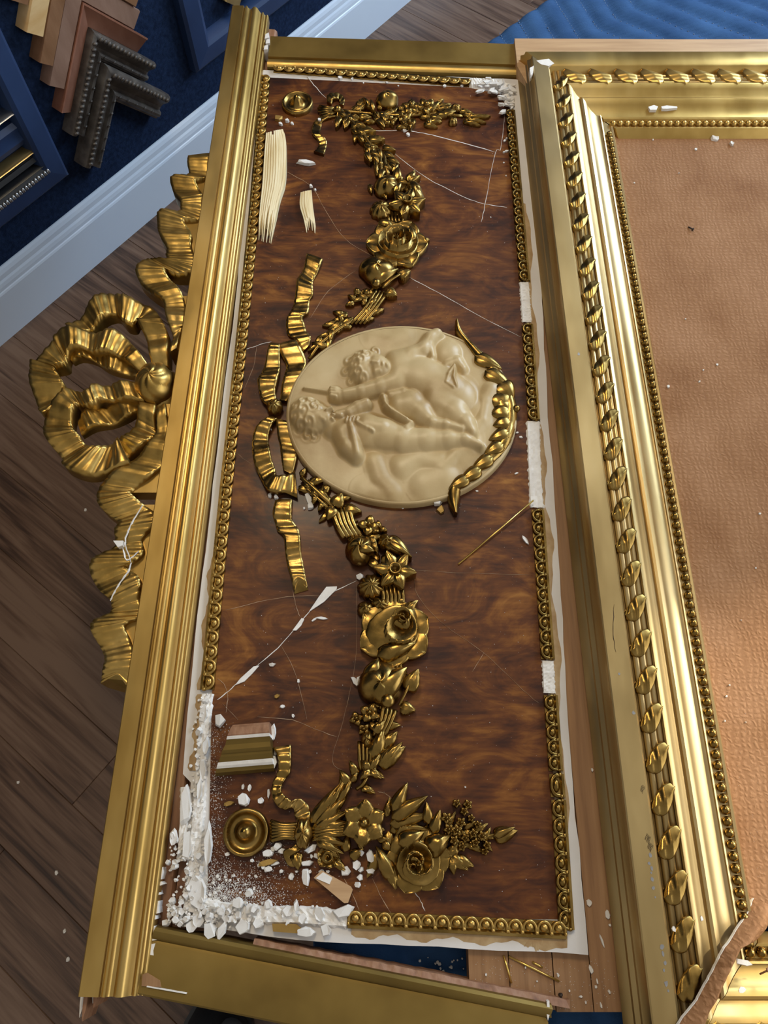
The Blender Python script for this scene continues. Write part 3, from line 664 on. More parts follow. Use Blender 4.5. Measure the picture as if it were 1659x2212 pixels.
# pearls
pr_x = (U(1444, 1100, .0215).x+U(1463, 1100, .0215).x)/2
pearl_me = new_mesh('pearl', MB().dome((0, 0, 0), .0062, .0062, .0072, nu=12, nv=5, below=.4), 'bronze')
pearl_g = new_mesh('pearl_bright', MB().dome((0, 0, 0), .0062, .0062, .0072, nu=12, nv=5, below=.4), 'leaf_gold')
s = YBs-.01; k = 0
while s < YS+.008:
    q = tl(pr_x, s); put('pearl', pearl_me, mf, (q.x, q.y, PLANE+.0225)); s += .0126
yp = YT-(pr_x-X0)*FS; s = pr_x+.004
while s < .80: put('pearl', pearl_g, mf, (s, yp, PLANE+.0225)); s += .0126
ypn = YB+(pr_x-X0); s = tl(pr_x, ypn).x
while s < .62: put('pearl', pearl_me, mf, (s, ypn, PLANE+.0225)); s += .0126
# wear marks on the flat face: scratches and spots in the gilding
def mark(pts, wd, dz, m='iron', name='scratch'): return obj(name, crack_strip(pts, dz, wd, .0002), m, mf, smooth=False)
rs = random.Random(11)
for (x, y, n_) in ((1388, 1695, 4), (1398, 1800, 6), (1403, 1818, 6)):
    for k in range(n_): mark([(x+k*1.6, y+k*1.5), (x-5+k*1.4, y+13+k*2)], .0005, .0452)
mark([(1326, 1306), (1325, 1370), (1330, 1408)], .0012, .0452)
for k, (x, y) in enumerate(((1402, 1865), (1406, 1885), (1409, 1900), (1411, 1918), (1415, 1938), (1432, 2060), (1434, 2095), (1439, 2125), (1443, 2140), (1337, 1455), (1369, 1540), (1250, 765), (1405, 1848), (1408, 1876), (1430, 2045), (1436, 2080))):
    p = U(x, y, .0448); n = 7; rad = rs.uniform(.0012, .0028)
    poly = [(p.x+rad*rs.uniform(.5, 1.1)*math.cos(2*PI*i/n), p.y+1.4*rad*rs.uniform(.5, 1.1)*math.sin(2*PI*i/n)) for i in range(n)]
    obj('worn_spot', MB().prism(poly, PLANE+.0440, PLANE+.0453), 'silver', mf, smooth=False)
# gesso losses on the far corner and bands
for pts, dz in (([(1158,132),(1185,128),(1197,138),(1185,144),(1168,140)], .0445), ([(1144,148),(1153,143),(1151,160),(1146,164)], .045), ([(1400,232),(1412,228),(1421,231),(1418,238),(1404,238)], .0285), ([(1428,231),(1440,229),(1462,231),(1463,234),(1442,236),(1430,236)], .0285)):
    obj('gesso_break', MB().prism([U(*p, dz)[:2] for p in pts], PLANE+dz-.012, PLANE+dz+.0012), 'gesso', mf, smooth=False)

# brown hardboard back, torn at its near corner
hb = thing('back_board', (.7, .55, PLANE-.002), 'brown hardboard back showing inside the mirror frame, torn corner curling over', 'board')
g0 = U(1600, 1960, .012)
poly = [(SIGHT-.01, YS+.01), (1.05, YS+.01), (1.05, YBs-.004), (U(1659, 1995, .012).x, U(1659, 1995, .012).y), (U(1600, 2030, .012).x, U(1600, 2030, .012).y), (SIGHT-.005, g0.y+.02)]
obj('board_face', MB().prism(list(reversed(poly)), PLANE+.002, PLANE+.010), 'hardboard', hb, smooth=False)
flap = [((1627,1940),(1668,1960)),((1615,1972),(1664,1985)),((1594,2003),(1662,2004)),((1575,2035),(1640,2035)),((1563,2050),(1615,2049)),((1550,2075),(1606,2070)),((1535,2105),(1592,2100)),((1520,2132),(1580,2128)),((1505,2160),(1568,2160)),((1485,2185),(1553,2185)),((1470,2205),(1545,2212)),((1452,2235),(1535,2240))]
rows = []
Lf = smooth_line([p[0] for p in flap], 5); Rf = smooth_line([p[1] for p in flap], 5); n = len(Lf)
for i in range(n):
    t = i/(n-1); h0 = .012+.046*min(1, t*2.2)**.8-(.008 if t > .36 else 0)*min(1, (t-.36)*8)
    a = U(*Lf[i], h0); b = U(*Rf[i], h0); row = []
    for j in range(11):
        v = j/10; q = a.lerp(b, v); z = .009*math.sin(PI*v*.9)-.026*max(0, v-.55)*2*min(1, t*2)+rs.uniform(-.0006, .0006)
        row.append((q.x, q.y, q.z+z))
    rows.append(row)
mb = MB().grid(rows); mb.grid([[(p[0], p[1], p[2]-.004) for p in r_] for r_ in rows])
e0 = [r_[0] for r_ in rows]; e1 = [r_[-1] for r_ in rows]
mb.grid([e0, [(p[0], p[1], p[2]-.004) for p in e0]]); mb.grid([e1, [(p[0], p[1], p[2]-.004) for p in e1]])
obj('torn_flap', mb, 'hardboard', hb, sharp=50)
tornw = MB(); rows2 = []
for i, p in enumerate(e0):
    wv = .0001+.0003*rs.random(); rows2.append([(p[0]-.0005, p[1]+.0003, p[2]-.004), (p[0]-wv, p[1]+wv*.4, p[2]+.0008), (p[0]+wv*.5, p[1], p[2]+.0009)])
obj('torn_paper_edge', tornw.grid(rows2), 'gesso', hb, smooth=False)

# ================================================================== DECORATED PANEL
pn = thing('decorated_panel', (0, .6, PLANE-.010), 'cracked mahogany panel with gilt flower garlands and a cream cherub medallion', 'panel')
# ragged-edged white board
def ragged(pts, step, amp, seed):
    rg = random.Random(seed); out = []
    for i in range(len(pts)):
        a = Vector(pts[i][:2]); b = Vector(pts[(i+1) % len(pts)][:2]); n = max(1, int((b-a).length/step)); d = (b-a).normalized(); r = Vector((d.y, -d.x))
        for k in range(n):
            p = a.lerp(b, k/n)
            if k: p = p+r*rg.uniform(-amp, amp)
            out.append((p.x, p.y))
    return out
wp = [U(*p, 0) for p in [(395,1672),(412,1480),(437,1240),(466,1000),(497,745),(528,470),(552,150),(1122,172),(1150,395),(1170,620),(1183,900),(1194,1000),(1199,1100),(1221,1440),(1238,1700),(1256,1900),(1271,2063),(1010,2050),(760,2038),(640,2030),(470,2006),(392,2002),(398,1950),(404,1860),(408,1760),(412,1690)]]
obj('white_board', MB().prism(list(reversed(ragged(wp, .03, .0012, 4))), PLANE-.0090, PLANE), 'panel_white', pn, smooth=False)
fp = [U(*p, 0) for p in [(448,1985),(452,1800),(458,1500),(480,1300),(500,1080),(520,860),(545,560),(578,168),(1012,190),(1100,208),(1122,480),(1140,760),(1155,1000),(1170,1260),(1190,1600),(1212,1985)]]
obj('veneer_field', MB().prism(list(reversed([(p.x, p.y) for p in fp])), PLANE-.001, PLANE+.0009), 'mahogany', pn, smooth=False)
# dried glue squeezed out along the moulding
def glue_run(pts, wd, seed):
    rg = random.Random(seed); L_ = smooth_line(pts, 14); rows = []
    P_ = [U(p[0], p[1], 0) for p in L_]
    for i, p in enumerate(P_):
        d = (P_[min(i+1, len(P_)-1)]-P_[max(i-1, 0)]).normalized(); r = Vector((d.y, -d.x, 0)); w2 = wd*(.95+.3*math.sin(i*.55+seed)+.12*math.sin(i*1.7))
        rows.append([p-r*.004, p-r*.002+Vector((0, 0, .0016)), p+r*w2*.5+Vector((0, 0, .0013)), p+r*w2+Vector((0, 0, .0001))])
    return MB().grid(rows)
for pts, w_ in (([(1216,2010),(1196,1560),(1178,1220),(1160,1000),(1142,700),(1126,440)], -.011), ([(760,2000),(900,2008),(1060,2016),(1225,2030)], .010), ([(1140,2022),(1150,2032),(1170,2034)], .008), ([(470,1200),(456,1330),(444,1490)], .009), ([(440,1500),(432,1580),(422,1665)], .008), ([(496,1000),(510,860),(530,700),(548,500)], .005)):
    obj('glue_run', glue_run(pts, abs(w_), int(pts[0][0])) if w_ > 0 else glue_run(pts, abs(w_), int(pts[0][0])), 'glue', pn)
# ---- bead moulding: eggs between curling tongues
def egg_mesh():
    mb = MB()
    mb.dome((0, .0012, .0006), .0062, .0052, .0062, nu=14, nv=5, below=.2)
    pts = []
    for k in range(13):
        t = -PI*.15+k/12*PI*1.30; pts.append((.0088*math.cos(t)*.98, -.0002+.0082*math.sin(t)-.0008, .0030+.0012*math.sin(t)))
    mb.tube(pts, [.0010]+[.0020]*11+[.0010], 7)
    mb.dome((.0090, -.0048, .0004), .0026, .0034, .0044, nu=8, nv=4)
    mb.dome((-.0090, -.0048, .0004), .0026, .0034, .0044, nu=8, nv=4)
    return mb
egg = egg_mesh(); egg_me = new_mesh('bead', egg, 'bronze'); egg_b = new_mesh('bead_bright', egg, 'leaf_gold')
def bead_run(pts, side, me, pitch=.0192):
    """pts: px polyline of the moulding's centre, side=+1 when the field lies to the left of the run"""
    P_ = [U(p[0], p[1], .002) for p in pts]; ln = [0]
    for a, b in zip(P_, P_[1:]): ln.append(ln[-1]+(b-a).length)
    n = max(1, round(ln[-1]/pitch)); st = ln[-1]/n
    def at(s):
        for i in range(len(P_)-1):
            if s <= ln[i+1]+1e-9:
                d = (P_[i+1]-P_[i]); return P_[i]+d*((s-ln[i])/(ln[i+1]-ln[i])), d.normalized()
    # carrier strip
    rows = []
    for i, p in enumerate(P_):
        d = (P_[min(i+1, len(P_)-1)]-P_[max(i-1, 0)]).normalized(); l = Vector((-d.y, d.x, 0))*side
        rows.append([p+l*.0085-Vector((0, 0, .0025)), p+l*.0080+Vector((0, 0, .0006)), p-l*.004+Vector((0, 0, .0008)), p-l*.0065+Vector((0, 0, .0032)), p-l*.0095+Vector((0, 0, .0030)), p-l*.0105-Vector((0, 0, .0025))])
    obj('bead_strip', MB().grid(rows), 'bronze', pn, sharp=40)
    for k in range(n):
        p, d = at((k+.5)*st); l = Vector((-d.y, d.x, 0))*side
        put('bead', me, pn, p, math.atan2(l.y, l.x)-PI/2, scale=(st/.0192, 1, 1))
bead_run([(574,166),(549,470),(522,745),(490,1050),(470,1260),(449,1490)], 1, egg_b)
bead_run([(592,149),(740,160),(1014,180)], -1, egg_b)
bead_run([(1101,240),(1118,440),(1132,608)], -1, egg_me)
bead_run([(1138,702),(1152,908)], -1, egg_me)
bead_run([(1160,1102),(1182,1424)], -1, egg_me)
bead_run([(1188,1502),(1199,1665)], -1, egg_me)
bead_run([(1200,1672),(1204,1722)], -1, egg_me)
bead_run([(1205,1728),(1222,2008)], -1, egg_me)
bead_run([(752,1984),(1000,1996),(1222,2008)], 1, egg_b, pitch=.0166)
# plaster bed left where the moulding has gone
def plaster_bed(pts, wd, seed, h=.0035, name='plaster_bed'):
    rg = random.Random(seed); L_ = smooth_line(pts, 16); rows = []
    P_ = [U(p[0], p[1], 0) for p in L_]
    for i, p in enumerate(P_):
        d = (P_[min(i+1, len(P_)-1)]-P_[max(i-1, 0)]).normalized(); r = Vector((d.y, -d.x, 0)); row = []
        for j in range(8):
            t = j/7*2-1; e = wd/2*(1+rg.uniform(-.18, .18) if abs(t) == 1 else 1)
            z = -.001 if abs(t) == 1 else h*(.6+.4*rg.random())
            row.append(p+r*t*e+Vector((0, 0, z)))
        rows.append(row)
    return obj(name, MB().grid(rows), 'gesso', pn, smooth=False)
plaster_bed([(1132,612),(1135,655),(1138,698)], .019, 1)
plaster_bed([(1151,912),(1154,1000),(1159,1098)], .023, 2)
plaster_bed([(1183,1428),(1186,1498)], .019, 3)
plaster_bed([(1018,180),(1060,182),(1098,192)], .024, 4, .006)
plaster_bed([(1097,196),(1100,232)], .022, 5, .006)
plaster_bed([(449,1500),(440,1600),(432,1720),(424,1830),(416,1930)], .017, 6, .006)
plaster_bed([(400,1700),(396,1800),(392,1860)], .012, 16, .004)
plaster_bed([(400,1950),(520,1972),(640,1976),(750,1984)], .021, 7, .006)

# ---- cracks
cr = [([(663,165),(688,195),(705,212)], .0026), ([(805,282),(870,282),(905,286),(960,298),(1068,328)], .0030), ([(1090,245),(1082,320),(1070,330),(1050,430),(1040,480)], .0018), ([(800,285),(900,370),(990,420),(1045,440),(1095,448)], .0018),
 ([(620,372),(672,402),(700,450),(745,515),(815,560)], .0014), ([(885,600),(960,640),(1040,685),(1125,728)], .0016), ([(525,757),(560,745),(587,738)], .0016), ([(555,745),(548,790),(528,840)], .0010), ([(512,980),(545,1005)], .0008), ([(768,584),(709,629),(671,686)], .0012),
 ([(487,1318),(600,1292),(690,1286)], .0010), ([(770,1255),(700,1290),(660,1330),(600,1400),(540,1450),(500,1487),(470,1512)], .0022), ([(632,1275),(640,1310),(648,1332)], .0014), ([(605,1390),(640,1460),(663,1555)], .0010), ([(555,1548),(630,1555),(680,1575),(728,1592)], .0013),
 ([(770,1260),(770,1360),(765,1450),(740,1560),(718,1645),(750,1668)], .0007), ([(897,1232),(1010,1238),(1150,1242)], .0006), ([(895,1250),(905,1290),(960,1350),(1045,1410),(1130,1490),(1165,1520)], .0007), ([(1045,1410),(1020,1452)], .0012),
 ([(742,1895),(765,1940),(780,1978)], .0015), ([(803,1895),(830,1950),(850,1980)], .0015), ([(878,1905),(905,1940),(918,1968)], .0018), ([(815,1710),(835,1716),(852,1732)], .0014), ([(470,1465),(485,1480),(492,1505),(488,1540)], .0014), ([(480,1520),(515,1555)], .0008), ([(625,1730),(655,1768)], .0008), ([(593,1655),(610,1700)], .0008)]
for pts, wd in cr: obj('crack', crack_strip(pts, .0010, wd*.62, .0004), 'gesso' if wd > .0015 else 'crack_tan', pn, smooth=False)
# ---- helpers for cast ornament
GO = []
def leafm(px, py, ang, L_, W_, dz=.003, h=.006, veins=5, tip=1.0, curl=0.0, cup=0.0, nu=12, nv=8, skirt=.006, fat=.55):
    """heightfield leaf: base at the pixel, pointing ang (world degrees), ribs as relief"""
    p = U(px, py, dz); a = math.radians(ang); ca, sa = math.cos(a), math.sin(a); rows = []
    for i in range(nu+1):
        u = i/nu; wd = W_/2*(math.sin(PI*min(1, u**fat))**.75 if u < 1 else 0)+.0004
        row = []
        for j in range(nv+1):
            v = j/nv*2-1
            z = h*(math.sin(PI*(.12+.80*u))**.8)*(1-.55*abs(v)**1.6)-.0012*math.exp(-(v*6)**2)+cup*abs(v)**2+curl*u*u
            if veins: z += .0009*math.cos((u*veins-abs(v)*1.4)*2*PI)*(1-abs(v)*.3)
            x = u*L_; y = v*wd
            row.append((p.x+x*ca-y*sa, p.y+x*sa+y*ca, p.z+z))
        b0 = row[0]; b1 = row[-1]
        row = [(b0[0], b0[1], PLANE+.0002)]+row+[(b1[0], b1[1], PLANE+.0002)]
        rows.append(row)
    return MB().grid(rows)
def leaf(px, py, ang, lpx, wpx, parent=None, name='leaf', m='bronze', **k):
    s = mx(py); return obj(name, leafm(px, py, ang, lpx*s, wpx*s, **k), m, parent or pn)
def bud(px, py, rx, ry, ang=0, dz=0.0, h=None, lobes=3, parent=None, name='bud', m='bronze', twist=1.6, depth=.16):
    s = mx(py); p = U(px, py, dz); h = h or .7*(rx+ry)/2*s
    f = lambda t, v: 1-depth*abs(math.cos(lobes*.5*t+twist*v))**6
    return obj(name, MB().dome((p.x, p.y, PLANE+dz), rx*s, ry*s, h, math.radians(ang), nu=40, nv=12, mod=f), m, parent or pn)
def ballo(px, py, r, dz=.004, parent=None, name='berry', m='bronze', h=1.0):
    s = mx(py); p = U(px, py, dz); return obj(name, MB().dome(p, r*s, r*s, r*s*h, nu=14, nv=6, below=.7), m, parent or pn)
def stem(pts, rpx, dz=.004, parent=None, name='stem', m='bronze'):
    s = mx(pts[0][1]); L_ = smooth_line(pts, 4) if len(pts) > 2 else pts
    n = len(L_); return obj(name, MB().tube([U(p[0], p[1], dz+.003*math.sin(PI*i/max(1, n-1))) for i, p in enumerate(L_)], rpx*s, 8), m, parent or pn)
def flower(px, py, r, n, ang=0, dz=.010, wid=.62, cupr=.28, veins=0, parent=None, m='bronze', h=.006, curl=.002, cup=0.0, hole=True, name='flower'):
    """n petals about an open cup; the petals and cup are pieces of the flower"""
    s = mx(py); p = U(px, py, dz)
    core = obj(name, MB().dome((p.x, p.y, PLANE), r*s*.62, r*s*.62, dz+.002, nu=18, nv=5), m, parent or pn)
    for k in range(n):
        a = ang+360*k/n; mb = leafm(px, py, a, r*s, r*s*wid, dz=dz, h=h, veins=veins, curl=curl, cup=cup, fat=.75)
        obj('petal', mb, m, core)
    c = cupr*r*s
    prof = [(c*.75, 0), (c*.9, .004), (c*1.05, .0085), (c*.95, .0095), (c*.72, .0085), (c*.5, .004), (0, .0025)] if hole else [(c, 0), (c, .004), (c*.8, .007), (c*.4, .0085), (0, .009)]
    obj('flower_cup', MB().lathe((p.x, p.y, p.z+.002), prof, 18), m, core)
    return core
def rose(px, py, r, dz=.012, turns=2.6, ang=0, outer=5, m='bronze', hh=1.0, orad=1.0, lean=(0, 0)):
    s = mx(py); p = U(px, py, 0); Rr = r*s; rows = []
    n, k_ = 64, 30
    for i in range(n):
        t = 2*PI*i/n; row = []
        for j in range(k_+1):
            q = j/k_; ph = (q*turns-(t+ang)/(2*PI)) % 1.0
            saw = ph**1.6                                       # petals rise outwards and drop at the next one
            env = (1-q**3.0)
            z = dz*hh*(env*.9+.10)+Rr*.42*saw*(1-.35*q)-Rr*.22*math.exp(-(q*4.2)**2)
            if j == k_: z = -.001
            wob = 1+.05*math.sin(3*t+q*5)*q
            row.append((p.x+Rr*q*wob*math.cos(t)+lean[0]*(1-q), p.y+Rr*q*wob*math.sin(t)+lean[1]*(1-q), PLANE+max(z, -.001)))
        rows.append(row)
    o = obj('rose', MB().grid(rows, close_u=True), m, pn)
    for k in range(outer):
        a = math.degrees(ang)+360*k/outer+20; ar = math.radians(a)
        qx = px+math.cos(ar)*r*.45; qy = py-math.sin(ar)*r*.45*mx(py)/mx(py)*.8
        obj('petal', leafm(qx, qy, a, Rr*.85*orad, Rr*1.15, dz=.002, h=dz*.55, veins=0, curl=.006, cup=.004, fat=.9, nu=10, nv=10), m, o)
    return o
def boss(px, py, rpx, m='bronze'):
    s = mx(py); p = U(px, py, 0); r = rpx*s
    prof = [(r, -.001), (r*1.0, .004), (r*.97, .0085), (r*.90, .0105), (r*.82, .0095), (r*.76, .0065), (r*.62, .0042), (r*.48, .0050), (r*.38, .0085), (r*.30, .0150), (r*.20, .0195), (r*.10, .0215), (0, .0222)]
    return obj('boss', MB().lathe((p.x, p.y, PLANE), prof, 44), m, pn)
def orn_ribbon(prs, dz=.006, thick=.006, m='bronze', **k):
    q = dict(amp=.0020, pitch=.0105, per=7, wave=.0022, dome=.001, M_=7); q.update(k)
    return obj('ribbon_fold', ribbon(prs, dz, thick, **q), m, pn)

# ---- ribbon bow above the medallion
def r8(p): return (540+.339*p[0], 540+.339*p[1])
bows = [
 ([((362,20),(465,60)),((350,90),(438,130)),((330,140),(405,190)),((300,190),(400,225)),((292,260),(402,285)),((280,330),(380,320)),((260,400),(372,400)),((235,440),(335,430)),((230,500),(350,480)),((245,545),(360,520)),((290,575),(388,560)),((340,650),(378,610))], .005, .0, dict()),
 ([((130,590),(190,600)),((115,640),(190,640)),((95,720),(190,710)),((70,790),(188,770)),((50,840),(170,850)),((60,910),(160,890)),((80,960),(165,940)),((125,1000),(185,975))], .011, 0, dict(wave=.003)),
 ([((175,600),(290,570)),((195,660),(330,640)),((230,730),(358,710)),((220,800),(335,790)),((200,870),(310,860)),((190,960),(235,965))], .008, 0, dict(amp=.0012)),
 ([((130,1060),(175,1075)),((90,1085),(150,1100)),((40,1130),(125,1150)),((15,1190),(115,1195)),((15,1280),(125,1260)),((30,1370),(140,1340)),((60,1440),(160,1390)),((110,1530),(165,1440)),((170,1548),(200,1440)),((225,1545),(245,1430)),((300,1575),(285,1400))], .010, 0, dict(wave=.003)),
 ([((165,1075),(235,1090)),((170,1120),(260,1120)),((175,1180),(290,1180)),((190,1250),(300,1270)),((200,1330),(298,1330)),((210,1400),(270,1430))], .0075, 0, dict(amp=.0012)),
 ([((165,1590),(270,1590)),((145,1680),(265,1690)),((160,1740),(272,1725)),((175,1790),(310,1780)),((215,1830),(322,1840)),((225,1940),(325,1920)),((240,2020),(345,2020)),((260,2080),(355,2080)),((283,2185),(370,2160))], .005, .018, dict()),
]
for prs, dz, nt, kk in bows: orn_ribbon([(r8(a), r8(b)) for a, b in prs], dz=dz, thick=dz, notch=nt, **kk)
kx, ky = r8((160, 1008)); s = mx(ky); p = U(kx, ky, .006)
obj('ribbon_knot', MB().dome(p, .0125, .0145, .016, nu=40, nv=10, mod=lambda t, v: 1-.10*abs(math.sin(4*t+2*v))**4, below=.6), 'bronze', pn)

# ---- upper garland
boss(643, 229, 34)
for dx, dy, ex, ey in ((689,229,724,235),(686,234,724,237),(686,240,725,239),(690,246,726,241),(697,250,727,243)): stem([(dx,dy),(ex,ey)], 3, .006)
ballo(729, 237, 9, .008, name='ribbon_knot')
orn_ribbon([((706,220),(716,226)),((708,208),(720,216)),((722,202),(724,214)),((735,203),(730,214)),((744,212),(734,220)),((742,228),(732,226))], dz=.006, thick=.006, pitch=.008)
orn_ribbon([((716,246),(728,252)),((690,254),(698,262)),((676,267),(694,272)),((674,290),(692,292)),((688,306),(705,303)),((684,322),(704,320)),((678,330),(700,336))], dz=.003, thick=.003)
rg = random.Random(21)
# leafy run from the tie down to the star flower
run = [(738,240),(752,256),(766,272),(778,288),(790,300),(800,318),(808,336),(818,352)]
for i, (x, y) in enumerate(run):
    for k in range(3):
        leaf(x+rg.uniform(-10, 10), y+rg.uniform(-7, 7), -58+rg.uniform(-55, 55), rg.uniform(22, 32), rg.uniform(11, 16), dz=.004+.004*rg.random(), veins=rg.choice((0, 3)), h=.006)
    if i % 2: ballo(x+4, y+2, 6, .010)
stem([(735,241),(765,268),(800,312),(815,345)], 5, .006)
# cross swag
bud(836, 220, 27, 24, dz=.004, h=.020, lobes=2, depth=.10, name='fruit')
for a in (60, 95, 125): leaf(834, 205, a, 12, 8, dz=.012, veins=0)
leaf(800, 235, 118, 34, 12, dz=.008, veins=0, h=.010); leaf(806, 240, 100, 34, 11, dz=.012, veins=0, h=.008); leaf(775, 236, 40, 34, 12, dz=.006); leaf(760, 238, 25, 34, 13, dz=.005); leaf(770, 228, 50, 26, 10, dz=.005)
flower(889, 233, 22, 5, 20, dz=.008, veins=3, wid=.8, hole=False); flower(921, 231, 23, 5, 50, dz=.010, veins=3, wid=.8, hole=False)
flower(843, 262, 16, 5, 10, dz=.006, wid=.7, hole=False); flower(868, 256, 13, 5, 30, dz=.005, wid=.7, hole=False); flower(884, 270, 14, 4, 10, dz=.006, wid=.7, hole=False)
for x, y, a, l_, w_ in ((905,250,-15,38,15),(915,268,-20,32,11),(925,262,-5,30,12),(940,232,12,36,9),(940,236,-2,40,9),(945,224,38,18,7),(968,238,0,28,12),(975,255,-60,22,13),(990,240,-12,30,12),(1000,248,-10,34,8),(1005,252,-4,52,9),(1010,254,4,50,7),(1005,258,-14,46,9),(1000,262,-22,40,8),(820,262,-20,24,10),(855,275,-10,22,9),(806,258,-30,20,10),(826,250,10,20,9),(785,262,-10,26,11)):
    leaf(x, y, a, l_, w_, dz=.004, veins=3)
bud(984, 236, 13, 10, dz=.004, h=.010, lobes=4); bud(977, 266, 10, 11, dz=.002, h=.010, lobes=4)
stem([(740,240),(800,246),(870,250),(940,246),(1000,252)], 4, .002)
rf = random.Random(77)
def thicket(path, n, spread, l0, l1, base_ang, jit=70, dz0=.002, dz1=.008, wr=.5):
    """small relief leaves massed along a path; each one is a leaf of the garland"""
    P_ = smooth_line(path, 12)
    for k in range(n):
        p = P_[int(rf.random()*(len(P_)-1))]; l_ = rf.uniform(l0, l1)
        leaf(p[0]+max(-1.3, min(1.3, rf.gauss(0, 1)))*spread, p[1]+max(-1.3, min(1.3, rf.gauss(0, 1)))*spread*.7, base_ang+rf.uniform(-jit, jit), l_, l_*wr*rf.uniform(.8, 1.2), dz=rf.uniform(dz0, dz1), veins=rf.choice((0, 2, 4)), nu=8, nv=6, h=.005)
thicket([(760,240),(830,248),(900,246),(960,246)], 34, 11, 20, 34, -10, 80)
thicket([(742,246),(780,286),(812,338),(838,380)], 30, 9, 22, 34, -55, 60, .004, .012)
thicket([(820,384),(862,420),(850,480)], 14, 20, 24, 36, -40, 90, .002, .008)
thicket([(820,620),(780,665),(730,712),(690,745)], 22, 10, 22, 36, 215, 60)
thicket([(655,1035),(700,1080),(745,1140),(790,1180),(820,1220)], 26, 15, 24, 38, -55, 80)
thicket([(815,1300),(830,1360),(830,1440),(815,1520),(810,1580),(785,1680)], 30, 16, 24, 40, 60, 120)
thicket([(690,1800),(760,1790),(830,1800),(900,1810),(960,1830)], 30, 22, 30, 50, 10, 100)
thicket([(850,1850),(930,1860)], 10, 26, 40, 56, -30, 120)
thicket([(960,1800),(1010,1800),(1040,1812)], 10, 10, 22, 34, 10, 80)
# ---- upper hanging garland
def q4(x, y): return (760+.181*x, 320+.181*y)
for dx in (0, 9, 18): stem([(812+dx, 330), (812+dx*1.1, 356), (816+dx*1.3, 380)], 5, .006)
for x, y, a, l_, w_ in ((830,330,-40,30,15),(838,342,-35,30,15),(826,318,-20,30,14),(842,352,-50,28,13),(815,322,-70,30,13),(805,334,-100,24,12),(848,372,60,26,12)): leaf(x, y, a, l_, w_, dz=.008, veins=0)
leaf(880, 392, 60, 34, 18, dz=.010, veins=4); leaf(880, 390, 20, 30, 16, dz=.010, veins=4); leaf(857, 388, 85, 36, 18, dz=.014, veins=0); leaf(866, 392, 110, 30, 13, dz=.008, veins=3)
bud(836, 408, 30, 30, ang=30, dz=.004, h=.022, lobes=3)
leaf(852, 415, 60, 30, 16, dz=.018, veins=0)
bud(897, 418, 17, 30, ang=25, dz=.006, h=.018, lobes=2)
flower(879, 438, 40, 6, 12, dz=.017, wid=.55, cupr=.26, veins=1)
bud(824, 459, 26, 26, dz=.002, h=.018, lobes=9, depth=.14)
for k in range(5): stem([(838+k*8, 458+k), (841+k*7, 486)], 3.5, .008)
rose(857, 533, 51, dz=.017, turns=3.3, ang=.7, outer=6)
leaf(830, 490, 70, 22, 30, dz=.012, veins=0); leaf(890, 520, 95, 40, 20, dz=.014, veins=0); leaf(904, 521, 5, 24, 14, dz=.006, veins=2)
bud(815, 590, 42, 36, ang=-25, dz=.006, h=.024, lobes=3, depth=.12)
leaf(800, 606, 25, 66, 44, dz=.012, veins=0, h=.012)
ballo(812, 613, 11, .020, h=1.0)
stem([(826,622),(846,604),(866,592)], 3, .016); leaf(860, 596, 25, 30, 24, dz=.014, veins=6); leaf(833, 628, -30, 28, 24, dz=.010, veins=6)
for k in range(4): stem([(812+k*8, 628+k*2), (790+k*8, 664), (758+k*9, 700)], 4, .006)
for x, y, a, l_, w_ in ((800,678,20,32,13),(783,692,10,26,13),(775,640,110,22,16),(780,640,60,22,13),(765,655,200,20,12),(770,648,150,22,12),(765,690,205,34,15),(745,700,215,40,14),(735,712,200,34,13),(720,722,195,36,12),(760,706,185,30,10),(708,732,215,34,11),(690,745,215,30,10),(740,695,120,22,9),(784,660,70,24,12)): leaf(x, y, a, l_, w_, dz=.005, veins=3)
stem([(765,690),(730,712),(690,745),(668,775)], 4, .006)
ballo(792, 632, 9, .008); ballo(771, 630, 8, .006)
# ---- lower garland
stem([(651,1032),(672,1050),(700,1075),(722,1096)], 5, .008); stem([(655,1050),(690,1080),(716,1104)], 4, .006)
for x, y, a, l_, w_ in ((668,1042,10,40,18),(694,1062,30,24,20),(672,1058,-40,28,18),(682,1070,-100,22,14),(660,1040,-60,26,16),(650,1028,60,22,12),(700,1085,-120,24,14)): leaf(x, y, a, l_, w_, dz=.007, veins=3)
leaf(722, 1094, 60, 34, 30, dz=.013, veins=6); leaf(720, 1096, 250, 32, 26, dz=.012, veins=6); leaf(742, 1098, -12, 40, 24, dz=.008, veins=6)
for k in range(5): stem([(718+k*9, 1104-k), (728+k*9, 1134), (744+k*9, 1162-k)], 6, .008)
flower(797, 1136, 24, 4, 80, dz=.012, wid=.85, cupr=.2, veins=0, hole=False); flower(819, 1142, 18, 3, -20, dz=.010, wid=.7, cupr=.2, hole=False)
bud(778, 1190, 32, 36, ang=-20, dz=.006, h=.026, lobes=3); leaf(776, 1180, -20, 34, 22, dz=.026, veins=0, h=.006); leaf(772, 1172, 160, 22, 20, dz=.012, veins=0)
bud(836, 1174, 22, 20, dz=.006, h=.019, lobes=4); leaf(834, 1164, -38, 66, 34, dz=.016, veins=0, h=.009); leaf(842, 1172, -35, 56, 14, dz=.022, veins=0, h=.006)
leaf(800, 1160, -60, 30, 14, dz=.010, veins=2); leaf(806, 1170, -70, 30, 12, dz=.012, veins=2)
flower(853, 1232, 46, 6, -8, dz=.020, wid=.58, cupr=.27, veins=1)
bud(803, 1270, 32, 30, dz=.004, h=.020, lobes=11, depth=.15)
for k in range(6): stem([(824+k*9, 1262), (828+k*8.4, 1284), (826+k*9, 1308)], 4.5, .010)
